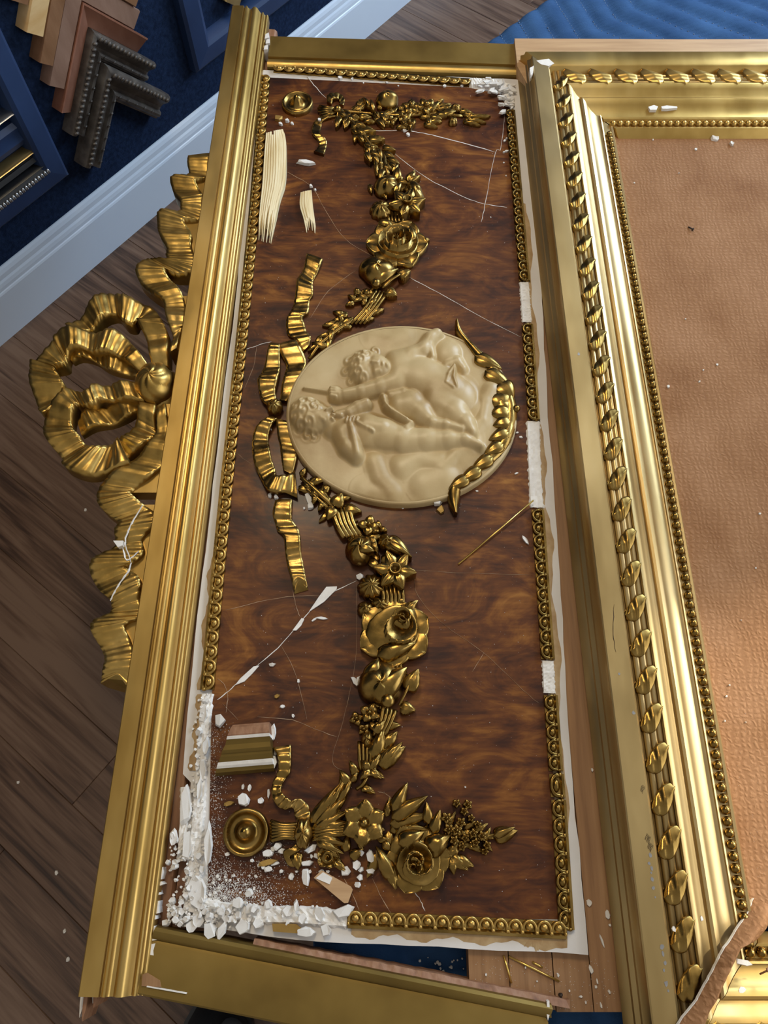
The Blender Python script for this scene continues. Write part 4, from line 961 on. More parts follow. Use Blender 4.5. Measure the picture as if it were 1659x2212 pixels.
bud(790, 1317, 20, 18, dz=.003, h=.014, lobes=4); ballo(791, 1316, 8, .013, h=.6); bud(822, 1308, 24, 17, ang=-20, dz=.004, h=.014, lobes=6)
leaf(876, 1318, 38, 34, 18, dz=.014, veins=1); leaf(868, 1308, 95, 20, 14, dz=.010, veins=0)
rose(852, 1370, 62, dz=.020, turns=1.9, ang=2.2, outer=6, lean=(.010, .010))
rose(870, 1341, 35, dz=.023, turns=2.3, ang=.4, outer=0)
leaf(815, 1420, 20, 88, 40, dz=.010, veins=0, h=.014)
for k in range(5): stem([(832+k*8, 1428), (834+k*8, 1450)], 4, .010)
bud(822, 1480, 50, 50, ang=20, dz=.004, h=.028, lobes=3, depth=.10); leaf(810, 1505, 42, 92, 52, dz=.018, veins=0, h=.014); leaf(800, 1470, 70, 50, 40, dz=.016, veins=0, h=.010)
ballo(838, 1514, 15, .024, h=.7)
stem([(862,1524),(876,1496),(890,1466)], 3, .014); leaf(880, 1492, 62, 52, 34, dz=.014, veins=8); leaf(864, 1528, -10, 34, 28, dz=.010, veins=6)
flower(798, 1540, 22, 4, 60, dz=.012, wid=.9, cupr=.25, hole=False); flower(770, 1553, 16, 4, 20, dz=.008, wid=.9, hole=False); flower(786, 1576, 14, 4, 45, dz=.008, wid=.9, hole=False)
for k in range(4): stem([(828+k*9, 1526+k*3), (822+k*8, 1556), (806+k*8, 1590)], 4.5, .009)
leaf(808, 1582, 45, 32, 20, dz=.013, veins=2); leaf(800, 1560, -60, 30, 15, dz=.008, veins=0)
leaf(806, 1640, 70, 66, 34, dz=.008, veins=2, h=.010); leaf(826, 1615, 45, 46, 26, dz=.008, veins=2); leaf(816, 1652, 32, 70, 38, dz=.010, veins=3, h=.009); leaf(822, 1648, 42, 64, 20, dz=.014, veins=3)
bud(793, 1597, 14, 20, dz=.006, h=.014, lobes=3)
for k in range(4): stem([(776+k*9, 1602), (776+k*8, 1636), (780+k*6, 1664)], 4, .008)
for a, l_ in ((130, 26), (55, 38), (-35, 30), (225, 28)): leaf(799, 1663, a, l_, 17, dz=.014, veins=2)
leaf(780, 1698, -25, 34, 18, dz=.006, veins=2); leaf(772, 1676, 120, 36, 18, dz=.009, veins=2); leaf(755, 1696, 125, 38, 20, dz=.008, veins=0); leaf(742, 1700, 100, 30, 16, dz=.006, veins=2); leaf(760, 1690, 60, 26, 14, dz=.010, veins=0)
stem([(800,1664),(785,1692),(770,1705)], 4, .010)
# ---- bottom swag
boss(533, 1798, 50)
for k in range(6): stem([(585, 1775+k*8), (612, 1783+k*5), (646, 1781+k*6)], 6, .006)
kp = U(655, 1800, .012); obj('ribbon_knot', MB().dome(kp, .0115, .019, .013, nu=36, nv=8, mod=lambda t, v: 1-.12*abs(math.sin(3*t))**3, below=.9), 'bronze', pn)
def rb(p): return (400+.4822*p[0], 1550+.4822*p[1])
orn_ribbon([(rb(a), rb(b)) for a, b in [((392,135),(475,122)),((412,165),(476,165)),((420,205),(474,205)),((412,250),(468,248)),((392,290),(440,288)),((388,340),(430,325)),((408,388),(446,350)),((440,412),(480,372)),((484,408),(512,362)),((488,432),(552,396)),((500,465),(562,452)),((505,500),(556,500))]], dz=.007, thick=.006, pitch=.0095, amp=.0028)
orn_ribbon([(rb(a), rb(b)) for a, b in [((500,560),(545,560)),((478,580),(520,590)),((440,600),(470,625)),((460,660),(485,640)),((500,665),(500,640)),((525,620),(505,615))]], dz=.005, thick=.005)
for x, y, a, l_, w_ in ((672,1778,52,104,26),(680,1786,42,92,30),(676,1795,28,86,28),(690,1790,12,70,20),(684,1802,0,72,16),(680,1806,-14,74,22),(684,1815,-24,64,20),(700,1760,58,90,18),(728,1740,60,70,18),(690,1812,-38,50,18)): leaf(x, y, a, l_, w_, dz=.007, veins=2, h=.008)
for k in range(4): stem([(672, 1790+k*8), (710, 1788+k*6), (752, 1786+k*5)], 5, .008)
flower(786, 1778, 48, 6, 25, dz=.014, wid=.95, cupr=.2, veins=4, h=.008, curl=.006, hole=False)
leaf(848, 1752, 60, 66, 28, dz=.010, veins=5, h=.010); leaf(846, 1768, 30, 90, 34, dz=.009, veins=6, h=.010); leaf(842, 1780, 12, 92, 28, dz=.008, veins=5); leaf(834, 1764, 78, 40, 16, dz=.008, veins=3); leaf(850, 1786, -4, 80, 22, dz=.006, veins=4)
rose(900, 1860, 56, dz=.019, turns=2.8, ang=4.0, outer=6); rose(893, 1873, 34, dz=.020, turns=2.4, ang=1.2, outer=0)
leaf(850, 1900, 120, 76, 34, dz=.008, veins=0, h=.012); leaf(838, 1856, -75, 60, 30, dz=.010, veins=2); leaf(862, 1824, 25, 60, 40, dz=.014, veins=0, h=.012); leaf(920, 1838, 30, 60, 46, dz=.012, veins=2, h=.014); leaf(926, 1780, 95, 44, 22, dz=.010, veins=0); leaf(935, 1800, 70, 50, 24, dz=.012, veins=0); leaf(940, 1850, 10, 46, 34, dz=.008, veins=0)
for x, y, a, l_, w_ in ((972,1850,60,36,24),(972,1850,-35,46,26),(976,1852,-85,34,22),(985,1856,-20,40,26),(966,1846,20,30,16)): leaf(x, y, a, l_, w_, dz=.008, veins=5)
for x, y, r in ((1215,385,9),(1265,390,10),(1250,420,9),(1170,450,12),(1235,470,11),(1280,450,8),(1215,505,12),(1290,520,10),(1330,530,10),(1300,560,9),(1352,572,9),(1342,600,8),(1180,500,11),(1255,540,10),(1205,550,10),(1310,480,8),(1160,540,10),(1240,580,9)):
    x2, y2 = rb((x, y)); flower(x2, y2, r*1.05, 5, rg.uniform(0, 70), dz=.010+.004*rg.random(), wid=.8, cupr=.35, hole=False, h=.004)
for x, y, a in ((960,1806,20),(965,1790,60),(985,1820,-10),(1010,1822,-25),(1020,1800,30)): leaf(x, y, a, 40, 16, dz=.005, veins=2)
stem([(1030,1815),(1055,1806),(1080,1802)], 4, .005); leaf(1066, 1808, 14, 54, 34, dz=.006, veins=0, h=.008); leaf(1068, 1806, 22, 48, 16, dz=.012, veins=0, h=.005)
rose(709, 1852, 19, dz=.012, turns=2, ang=1, outer=5); leaf(722, 1858, -40, 34, 18, dz=.006, veins=2); leaf(700, 1830, -30, 40, 18, dz=.007, veins=3); leaf(745, 1840, 80, 36, 20, dz=.006, veins=0); leaf(640, 1842, -80, 34, 24, dz=.005, veins=2); leaf(756, 1852, 30, 34, 22, dz=.006, veins=0)

# ================================================================== MEDALLION (one relief with two cherubs)
def rmx(p): return (600+.3195*p[0], 690+.3195*p[1])
NX, NY = 330, 270
gxm = np.linspace(40, 1625, NX); gym = np.linspace(30, 1265, NY)
GX, GY = np.meshgrid(gxm, gym)
ex, ey, eax, eay = 838., 648., 772., 598.
ell = np.sqrt(((GX-ex)/eax)**2+((GY-ey)/eay)**2)
Hh = np.zeros_like(GX)
def cap(x1, y1, r1, x2, y2, r2, h, z0=0, k=18, pw=.5):
    global Hh
    dx, dy = x2-x1, y2-y1; t = np.clip(((GX-x1)*dx+(GY-y1)*dy)/(dx*dx+dy*dy+1e-6), 0, 1)
    d = np.hypot(GX-x1-t*dx, GY-y1-t*dy); r = r1+(r2-r1)*t
    v = h*np.power(np.clip(1-(d/r)**2, 0, 1), pw)+np.where(d < r, z0, 0)
    v = np.where(d < r, v, -(d-r)*1.1)
    a = np.maximum(Hh, v); m = np.minimum(Hh, v); Hh = a+np.where(a-m < k, (k-(a-m))**2/(4*k), 0)
def chain(pts, h, **k):
    for a, b in zip(pts, pts[1:]): cap(a[0], a[1], a[2], b[0], b[1], b[2], h, **k)
def dent(x, y, r, d, rx=1.0, ry=1.0):
    global Hh
    Hh = Hh-d*np.exp(-(((GX-x)/(r*rx))**2+((GY-y)/(r*ry))**2))
def curl(x, y, r, h):
    global Hh
    q = np.hypot(GX-x, GY-y)/r; t = np.arctan2(GY-y, GX-x)
    Hh = Hh+np.where(q < 1.4, h*np.exp(-(q*1.1)**4)*(.5+.5*np.cos(q*7-t)), 0)
# clouds, low and soft
sf = dict(k=5, pw=1.8)
chain([(650,960,80),(690,1080,90),(770,1170,90)], 15, **sf); chain([(840,1000,110),(960,940,110),(1090,970,110),(1120,1070,130),(1000,1110,150)], 20, **sf); chain([(1110,1010,80),(1200,920,75),(1300,880,70)], 22, **sf)
chain([(1240,900,130),(1290,820,110)], 16, **sf); chain([(1330,740,80),(1380,690,70),(1400,560,80),(1440,480,80)], 22, **sf); chain([(1230,520,150),(1330,600,110)], 18, **sf); chain([(860,110,80),(760,150,75),(640,120,90)], 9, **sf); chain([(590,1160,110),(700,1170,90)], 9, **sf)
# cherub with raised arm
cap(1140, 235, 96, 1150, 240, 92, 36, pw=.7)
chain([(800,300,78),(900,265,66),(985,225,58),(1030,150,56),(1075,115,46)], 52, pw=.65); chain([(1030,200,30),(1045,280,26)], 40)
chain([(830,380,118),(980,410,134),(1110,480,142)], 64, k=36, pw=.6); chain([(1110,480,140),(1220,540,118)], 54, k=36, pw=.6)
chain([(1140,330,36),(1210,300,44),(1250,350,36)], 30, pw=.8)
cap(600, 350, 128, 650, 352, 104, 82, k=24, pw=.6); cap(690, 352, 78, 704, 362, 70, 78, k=24, pw=.6)
for hx, hy, hr in ((480,300,46),(462,372,46),(500,440,46),(545,280,44),(575,445,40),(520,360,46),(600,285,40),(655,225,34),(560,330,36),(540,410,40)): curl(hx, hy, hr, 13)
dent(628, 322, 20, 11, .7, 1.3); dent(632, 392, 20, 11, .7, 1.3); cap(640, 356, 22, 676, 362, 17, 91, k=10); dent(694, 366, 10, 7, .6, 2.0); cap(708, 362, 13, 710, 372, 12, 87, k=5); cap(735, 365, 20, 738, 372, 18, 80, k=10); dent(610, 357, 30, 4, .5, 2); cap(660, 410, 26, 690, 402, 24, 72, k=14); cap(660, 312, 24, 690, 318, 22, 72, k=14)
chain([(800,440,82),(690,480,62),(560,515,50),(450,535,42)], 60, k=20, pw=.65); cap(395, 522, 52, 415, 540, 44, 58, pw=.6)
for fy in (500, 518, 536, 554): cap(362, fy, 17, 398, fy+8, 17, 58, k=6)
chain([(345,505,15),(180,478,9)], 24, k=8)
chain([(1060,560,102),(1190,650,96),(1270,730,70),(1310,790,44)], 60, k=24, pw=.62); chain([(820,600,88),(900,590,102),(970,650,84),(1040,730,50),(1130,745,42),(1240,775,30)], 58, k=20, pw=.62)
cap(1080, 660, 70, 1130, 690, 44, 38, pw=.8)
for px_ in ([(1185,360,22),(1150,420,28),(1130,480,26),(1180,510,22)], [(1190,370,18),(1180,440,22),(1200,500,18)]): chain(px_, 72, k=10, pw=.7)
chain([(715,560,32),(730,620,26),(800,680,24),(900,735,26),(870,765,30)], 56, k=8, pw=.7); chain([(760,540,44),(850,520,40),(930,545,34)], 44, k=14, pw=.8); chain([(720,600,18),(760,650,16),(870,715,16)], 62, k=6)
# piping cherub
cap(195, 655, 118, 255, 682, 104, 74, k=24, pw=.6); cap(310, 690, 82, 332, 702, 62, 70, k=24, pw=.6)
for hx, hy, hr in ((125,625,46),(115,690,48),(155,750,46),(205,795,42),(175,595,44),(235,590,42),(180,660,48),(215,735,44),(280,600,34),(255,640,38),(250,800,34)): curl(hx, hy, hr, 14)
dent(312, 655, 18, 10, 1.2, .7); cap(335, 668, 20, 372, 650, 15, 80, k=8); dent(368, 676, 10, 7, 1.6, .7); cap(372, 690, 13, 384, 692, 11, 76, k=5); cap(372, 716, 20, 378, 718, 16, 68, k=8); cap(300, 715, 28, 320, 725, 24, 70, k=14)
cap(380, 745, 76, 440, 765, 80, 46, k=24, pw=.7)
chain([(470,770,104),(600,770,114),(720,790,104),(820,815,90)], 56, k=32, pw=.6); cap(600, 740, 74, 700, 760, 64, 60, k=44, pw=.8)
chain([(420,670,38),(480,660,44),(540,620,48),(600,595,40)], 58, k=14, pw=.65); cap(400, 680, 32, 430, 690, 30, 62, k=8)
chain([(430,800,66),(470,880,64),(530,940,54)], 58, k=20, pw=.62); chain([(540,940,46),(520,850,48),(500,770,44),(490,740,36)], 68, k=12, pw=.65)
for fx in (455, 478, 501, 524): cap(fx+10, 740, 16, fx+20, 706, 13, 72, k=5)
chain([(540,745,26),(600,780,30),(640,800,26)], 74, k=8, pw=.65); cap(625, 795, 22, 645, 805, 18, 78, k=5)
chain([(850,830,90),(1000,830,84),(1150,830,66),(1260,835,48),(1370,880,28)], 52, k=26, pw=.62); cap(1260, 830, 40, 1350, 875, 28, 38, pw=.7)
for _ in range(2): Hh[1:-1, 1:-1] = (Hh[1:-1, 1:-1]*4+Hh[:-2, 1:-1]+Hh[2:, 1:-1]+Hh[1:-1, :-2]+Hh[1:-1, 2:])/8
fade = np.clip((1-ell)/.06, 0, 1)
MD = .012
zz = MD+Hh*.00030*np.clip((1-ell)/.03, 0, 1)+.004*np.sqrt(np.clip(1-ell**2, 0, 1))
mb = MB(); idx = -np.ones(GX.shape, int); vv = []
inside = ell <= 1.0
for i in range(NY):
    for j in range(NX):
        if inside[i, j]:
            x, y = rmx((GX[i, j], GY[i, j])); p = U(x, y, MD); idx[i, j] = len(vv); vv.append((p.x, p.y, PLANE+zz[i, j]))
ff = []
for i in range(NY-1):
    for j in range(NX-1):
        q = (idx[i, j], idx[i, j+1], idx[i+1, j+1], idx[i+1, j])
        if min(q) >= 0: ff.append(q)
mb.add(vv, ff)
md = obj('medallion', mb, 'cream', pn); md['label'] = 'cream oval relief of two cherubs'
rim = MB(); rows = []
for k in range(97):
    t = 2*PI*k/96; row = []
    for rr, z in ((.985, MD+.0015), (1.0, MD+.0018), (1.012, MD-.001), (1.018, .0), ):
        x, y = rmx((ex+eax*rr*math.cos(t), ey+eay*rr*math.sin(t))); p = U(x, y, MD); row.append((p.x, p.y, PLANE+z))
    rows.append(row)
obj('medallion_rim', rim.grid(rows), 'cream', md)
# gilt acanthus round the medallion's lower edge
outer_ = [(1215,0),(1250,80),(1340,180),(1440,280),(1550,400),(1600,520),(1618,640),(1600,760),(1550,880),(1450,980),(1330,1060),(1250,1120),(1232,1200),(1215,1315)]
inner_ = [(1200,12),(1205,90),(1265,165),(1360,290),(1470,410),(1520,500),(1525,600),(1525,680),(1505,770),(1450,860),(1370,950),(1270,1030),(1165,1110),(1150,1215),(1190,1312)]
inner_ = [inner_[i] for i in (0,1,2,3,4,5,6,8,9,10,11,12,13,14)]
ac = obj('acanthus_border', ribbon([(rmx(a), rmx(b)) for a, b in zip(outer_, inner_)], .012, .012, amp=.0010, pitch=.03, per=8, wave=.0008, dome=.0055, M_=8), 'bronze', pn)
for x, y, a, l_, w_ in ((1330,250,-28,200,80),(1400,350,-35,190,85),(1500,430,-55,150,110),(1490,500,-80,140,110),(1560,560,200,110,90),(1565,620,190,130,100),(1570,690,195,120,80),(1560,760,205,150,75),(1520,840,215,160,75),(1450,930,215,180,75),(1370,1010,215,180,75),(1290,1070,212,170,70)):
    px_, py_ = rmx((x, y)); leaf(px_, py_, a, l_*.3195, w_*.3195*1.25, parent=ac, name='acanthus_lobe', dz=.015, veins=0, h=.0065, curl=-.002)
px_, py_ = rmx((1612, 605)); ballo(px_, py_, 9, .014, parent=ac)

# ================================================================== LOOSE THINGS AND DEBRIS
rd = random.Random(99)
def flake_mesh(seed, n=7, thick=.3):
    rg = random.Random(seed); mb = MB(); lo_ = []; hi_ = []
    tx, ty = rg.uniform(-.12, .12), rg.uniform(-.12, .12)
    for i in range(n):
        t = 2*PI*i/n+rg.uniform(-.22, .22); r = rg.uniform(.62, 1.0)
        x, y = r*math.cos(t), r*math.sin(t); lo_.append((x, y, 0)); k = rg.uniform(.78, .97)
        hi_.append((x*k+tx, y*k+ty, thick*rg.uniform(.7, 1.15)))
    mb.v = lo_+hi_; mb.f = [tuple(reversed(range(n))), tuple(range(n, 2*n))]+[(i, (i+1) % n, n+(i+1) % n, n+i) for i in range(n)]
    return mb
FL = [new_mesh('plaster_flake', flake_mesh(40+i, 5+i % 4, .30+.05*(i % 3)), 'gesso', False) for i in range(12)]
FG = [new_mesh('gilt_flake', flake_mesh(80+i, 5+i % 3, .25), 'gesso_gold', False) for i in range(3)]
FW = [new_mesh('wood_chip', flake_mesh(90+i, 6, .3), 'pine', False) for i in range(3)]
def flake(px, py, wpx, hpx, ang, label, group, dz=.001, lib=FL, name='plaster_flake', th=None, tilt=.12):
    s = mx(py); p = U(px, py, dz); a = wpx*s/2; b = hpx*s/2*1.15; t = th or min(.9*min(a, b)/.32, .006/.32)
    o = bpy.data.objects.new(name, rd.choice(lib)); C.objects.link(o); o.location = p
    o.scale = (a, b, t); o.rotation_euler = (rd.uniform(-tilt, tilt), rd.uniform(-tilt, tilt), math.radians(ang))
    return tag(o, label, 'plaster flake' if lib is FL else 'fragment', group)
def g1(x, y):
    if y < 300: return 'small white flake beside the far boss and swag', 'flakes by the far swag'
    if y < 420: return 'white flake near the split pine on the veneer', 'flakes by the split pine'
    if 890 < y < 1110: return ('white flake at the medallion\'s ribbon bow', 'flakes by the ribbon bow') if x < 700 else ('white flake between the medallion and the bead moulding', 'flakes by the acanthus')
    if y < 1300: return 'lone white flake touching the garland or bead moulding below the medallion', 'flakes below the medallion'
    return ('white sliver beside the long diagonal crack in the veneer', 'slivers by the long crack') if y < 1600 and x < 720 else ('minute white flake on bare veneer by the lower garland', 'flakes by the lower garland')
for x, y, w_, h_, a in ((661,354,46,15,-8),(672,404,10,9,0),(681,411,8,8,30),(690,262,10,9,0),(621,263,12,10,0),(631,268,9,8,0),(607,270,14,8,-20),(874,284,12,8,20),(881,292,11,9,-30),(580,930,22,21,0),(945,1083,30,32,5),(668,1080,18,34,20),(657,1099,8,7,0),(671,1095,19,20,0),(597,1076,14,12,20),(583,1072,10,12,0),(777,1246,20,16,30),(588,1436,24,10,10),(645,1472,9,10,0),(610,1527,13,9,0),(633,1546,8,9,0),(694,1336,32,7,-6),(680,1338,24,5,35),(1135,1167,10,24,30),(1117,935,8,5,10),(1125,945,10,5,0),(1115,1023,12,4,25),(1020,1045,12,8,0),(1030,1061,8,4,0),(908,1090,9,6,0),(870,1098,6,4,0),(525,1700,8,12,0),(1005,1700,5,4,0),(870,1720,6,4,0)):
    flake(x, y, w_, h_, a, *g1(x, y))
flake(598, 1504, 16, 12, 20, 'greyish gilt flake below the white chip on the veneer', None, lib=FG, name='gilt_flake')
flake(951, 1102, 24, 18, 20, 'gilt flake beside a white plaster piece below the medallion', None, lib=FG, name='gilt_flake')
flake(602, 257, 26, 16, -30, 'gilt flake between the far boss and the bead moulding', None, lib=FG, name='gilt_flake')
flake(475, 1558, 36, 32, 0, 'rounded white plaster lump beside the broken gilt moulding piece', None, dz=.0012, th=.03)
flake(768, 1472, 18, 30, 40, 'white plaster chip wedged against the large bud of the garland', None); flake(779, 1470, 22, 18, 0, 'square white plaster chip touching the large bud of the garland', None, dz=.004)
# long chips along the main crack
for i, pts in enumerate(([(667,1322),(690,1288),(705,1268),(728,1267),(727,1273),(700,1300)], [(632,1362),(652,1335),(657,1338),(650,1352),(640,1362)], [(508,1480),(520,1465),(548,1440),(560,1438),(545,1455),(528,1472)])):
    o = obj('plaster_chip', MB().prism([U(*p, .002)[:2] for p in reversed(pts)], PLANE+.001, PLANE+.0030), 'gesso', smooth=False)
    tag(o, ['broad white plaster chip bridging the long crack below the ribbon tail', 'short white plaster chip in the middle of the long crack', 'white plaster sliver where the long crack nears the bead moulding'][i], 'plaster flake', 'plaster chips along the crack')
# flakes around the bottom swag
def g2(x, y):
    if x < 500 and y < 260: return 'white plaster piece between the moulding fragment and the short ribbon tail', 'pieces by the moulding fragment'
    if y < 400: return 'white plaster piece on the far side of the lower boss', 'pieces behind the lower boss'
    if x < 480: return 'white plaster piece between the lower boss and the tied stems', 'pieces by the lower boss'
    if x < 690: return 'white plaster piece beside the small rose and the wood chip', 'pieces by the small rose'
    return 'white plaster piece between the small rose and the large lower rose', 'pieces by the large lower rose'
for x, y, w_, h_, a in ((370,608,62,34,10),(415,578,54,34,30),(432,600,40,26,0),(395,590,30,24,0),(567,585,90,46,30),(566,622,22,22,0),(548,652,84,36,5),(590,620,30,50,60),(540,712,44,80,5),(402,655,56,18,10),(372,680,50,28,0),(352,672,30,24,0),(430,690,24,18,0),(720,690,64,48,10),(700,664,30,16,0),(790,605,36,34,0),(830,620,46,60,10),(770,660,50,40,0),(835,688,60,36,5),(790,680,40,30,40),(785,715,40,42,30),(772,748,36,26,0),(475,714,30,34,0),(330,662,22,18,0),(300,640,20,16,0),(190,612,34,20,0),(262,368,64,60,10),(340,374,36,28,0),(290,315,20,30,0),(395,70,34,76,0),(398,195,32,60,0),(375,340,20,50,0),(436,248,30,30,0),(405,160,20,30,0),(500,690,20,16,0),(610,690,30,18,0),(640,690,26,20,0),(680,650,24,16,0),(890,545,20,16,0),(560,690,22,20,0)):
    px_, py_ = rb((x, y)); flake(px_, py_, w_*.4822, h_*.4822, a, *g2(x, y), dz=.0012+.004*rd.random())
flake(rb((195,385))[0], rb((195,385))[1], 30, 14, 10, 'small gilt chip beside the lower boss', None, lib=FG, name='gilt_flake')
flake(rb((365,650))[0], rb((365,650))[1], 52, 18, 12, 'long gilt chip between the lower boss and the swag leaves', None, lib=FG, name='gilt_flake', dz=.004)
# rubble in the broken corner
def g3(x, y, w_=9, h_=9):
    if x < 470 and y < 1940: return ('long plaster slab standing along the edge where the bead moulding is missing', 'slabs along the broken side') if h_ > 40 else ('plaster crumb along the side edge where the bead moulding is missing', 'crumbs along the broken side')
    if x > 570: return 'plaster lump on the bed beside the surviving near bead moulding', 'lumps on the near plaster bed'
    return ('large plaster chunk on the heap in the panel\'s broken corner', 'chunks on the corner heap') if w_ > 25 else ('small plaster lump in the heap at the panel\'s broken corner', 'lumps in the corner heap')
big = [(452,1822,24,104,5),(429,1925,52,70,20),(376,1808,26,40,0),(405,1830,30,74,4),(402,1745,34,90,3),(440,1660,20,50,0),(447,1610,22,44,0),(441,1545,26,50,0),(432,1700,16,60,0),(745,1968,66,36,15),(705,2010,30,30,20),(455,2008,40,44,30),(478,2012,22,40,-20),(660,2012,50,20,0),(515,1950,30,24,0),(540,1965,26,24,0),(580,1955,24,22,0),(620,1970,30,26,0),(480,1965,26,24,0),(500,1985,30,22,20),(560,1995,30,20,-20),(527,2002,40,30,30),(430,1985,40,36,0),(415,2000,36,30,0),(690,1972,30,30,0),(640,1955,16,26,0),(655,1984,26,20,0)]
for x, y, w_, h_, a in big: flake(x, y, w_, h_, a, *g3(x, y, w_, h_), dz=.002+.003*rd.random(), th=.018)
cnt = 0; loose = MB()
while cnt < 520:
    k = rd.random()
    if k < .34: x, y = rd.gauss(440, 9), rd.uniform(1500, 1930); x -= (y-1500)*.055
    elif k < .84: x, y = 360+abs(rd.gauss(0, 1))*130, 1985-abs(rd.gauss(0, 22))+rd.uniform(-6, 18)
    elif k < .92: x, y = rd.uniform(365, 410), rd.uniform(1800, 1990)
    else: x, y = rd.uniform(400, 560), rd.uniform(1890, 1985)
    if x > 740 or y > 2008: continue
    cnt += 1
    if cnt <= 90:
        s = rd.choice((9, 11, 14, 16)); flake(x, y, s*rd.uniform(.9, 1.5), s*rd.uniform(.8, 1.2), rd.uniform(0, 180), *g3(x, y), dz=.001+.005*rd.random()*(1 if y > 1940 or x < 455 else .1), th=.012*s/9, tilt=.45)
    else:
        s = rd.uniform(3, 9)*mx(y)*.6; p = U(x, y, .0008+.006*rd.random()*(1 if y > 1950 or x < 450 else .1)); fm = flake_mesh(cnt, 5, .9); mt = Matrix.Rotation(rd.uniform(0, 6), 3, 'Z') @ Matrix.Rotation(rd.uniform(-.5, .5), 3, 'X')
        loose.add([p+(mt @ Vector(v))*s for v in fm.v], fm.f)
o = obj('plaster_rubble', loose, 'gesso', smooth=False); o['label'] = 'fine white plaster rubble filling the gaps of the corner heap'; o['category'] = 'rubble'; o['kind'] = 'stuff'
# far broken corner of the bead moulding
g4 = ('small white plaster shard at the far corner where the bead moulding broke off', 'shards at the far corner')
for k in range(34):
    if k < 20: x, y = rd.uniform(1018, 1108), rd.uniform(172, 200)
    else: x, y = rd.uniform(1082, 1112), rd.uniform(196, 244)
    s = rd.uniform(8, 22); flake(x, y, s*1.5, s*.6, rd.uniform(-40, 60), *g4, dz=.006*rd.random()+.003, th=.010, tilt=.35)
g4b = ('tiny white crumb beside the far bead moulding', 'crumbs along the far edge')
for x, y, w_ in ((836,180,10),(960,187,12),(998,187,11),(761,171,10),(735,170,14),(785,180,5),(860,186,5),(1090,305,10),(1095,300,8),(1094,328,11),(1088,330,7),(1088,352,6),(1080,230,6),(1096,270,6),(1060,470,5),(1093,380,5)): flake(x, y, w_, w_*.6, rd.uniform(0, 90), *g4b)
# on the bare carcass wood, blanket, board, frame
g5 = ('white plaster chip lying on the bare carcass wood', 'chips on the carcass wood')
for x, y, w_, h_, a in ((1273,1950,16,14,0),(1312,1975,14,20,0),(1317,1998,8,6,0),(1300,2032,6,26,15),(1277,2095,12,20,20),(1316,2142,8,14,20),(1298,2172,5,14,10),(1254,2153,10,5,0),(1205,2106,8,10,0),(1287,2132,8,8,0),(1279,1663,6,8,0),(1244,1190,8,10,0),(1241,1208,12,6,40),(1290,2120,5,12,5),(1160,2120,6,4,0),(1135,2090,5,5,0),(1050,2105,6,5,0),(1230,2140,5,5,0),(1265,2165,5,6,0)): flake(x, y, w_, h_, a, *g5, dz=-.0095, th=.006)
g6 = ('white plaster crumb on the dark blanket below the panel', 'crumbs on the blanket')
for k in range(26):
    x, y = rd.gauss(975, 30), rd.gauss(2090, 18)
    if 860 < x < 1006 and 2062 < y < 2130 and y < 2040+.20*x*.47: s = rd.uniform(3, 11); flake(x, y, s, s*.8, rd.uniform(0, 180), *g6, dz=-.041, th=.006)
g7 = ('tiny white crumb resting on the brown hardboard', 'crumbs on the hardboard')
for x, y, w_ in ((1503,323,9),(1410,303,5),(1370,396,5),(1466,375,4),(1443,836,10),(1510,825,7),(1549,788,8),(1519,800,5),(1640,1110,7),(1569,1504,9),(1565,1557,7),(1575,1480,6),(1632,1227,6),(1480,690,4),(1610,1560,5),(1600,1340,4)): flake(x, y, w_, w_*.7, rd.uniform(0, 90), *g7, dz=.010, th=.006)
flake(1543, 299, 20, 26, 20, 'larger grey plaster piece on the hardboard by the far moulding', None, dz=.010, th=.015); flake(1580, 312, 12, 18, 0, 'second grey plaster piece on the hardboard by the far moulding', None, dz=.010, th=.012)
flake(1455, 2006, 14, 9, -60, 'white chip on a ribbon turn of the near frame side', None, dz=.044, th=.006); flake(1515, 1985, 10, 12, 0, 'small grey chip in the cove of the mirror frame', None, dz=.034, th=.006)
flake(1607, 2080, 50, 14, -10, 'pale torn paint flake on the near frame moulding', None, dz=.037, th=.004); flake(1603, 2140, 24, 14, 20, 'grey flake on the near frame moulding below the torn flap', None, dz=.032, th=.004)
def UF(px, py, z):
    d = ray(px, py); t = (z-CAM_Z)/d[2]; return Vector((d[0]*t, d[1]*t, z))
for k, (x, y) in enumerate(((185, 1102), (122, 1885), (140, 2011), (147, 2073), (40, 1690), (235, 1250))):
    o = bpy.data.objects.new('floor_crumb', FL[k]); C.objects.link(o); o.location = UF(x, y, 0); o.scale = (.004, .005, .006); tag(o, 'tiny white crumb fallen on the plank floor', 'plaster flake', 'crumbs on the floor')
# powder nobody could count
def dust(name, label, pts):
    mb = MB()
    for (p, r) in pts:
        a = rd.uniform(0, 6.3); v = [(p.x+r*math.cos(a+k*2.09), p.y+r*math.sin(a+k*2.09), p.z) for k in range(3)]+[(p.x, p.y, p.z+r*1.1)]
        mb.add(v, [(0, 1, 3), (1, 2, 3), (2, 0, 3)])
    o = obj(name, mb, 'gesso', smooth=False); o['label'] = label; o['category'] = 'dust'; o['kind'] = 'stuff'; return o
pts = []
while len(pts) < 5200:
    k = rd.random()
    if k < .72:
        x = 445+abs(rd.gauss(0, 1))*75; y = 1962-abs(rd.gauss(0, 1))*42
    elif k < .9: x = 455+abs(rd.gauss(0, 1))*22; y = rd.uniform(1560, 1960)
    else: x, y = rd.gauss(600, 60), rd.gauss(1850, 30)
    if x < 735 and y < 1975 and x > 440: pts.append((U(x, y, .0010), rd.choice((.0003, .0004, .0005, .0008))))
dust('plaster_dust', 'white plaster powder spread over the broken corner of the veneer', pts)
pts = []
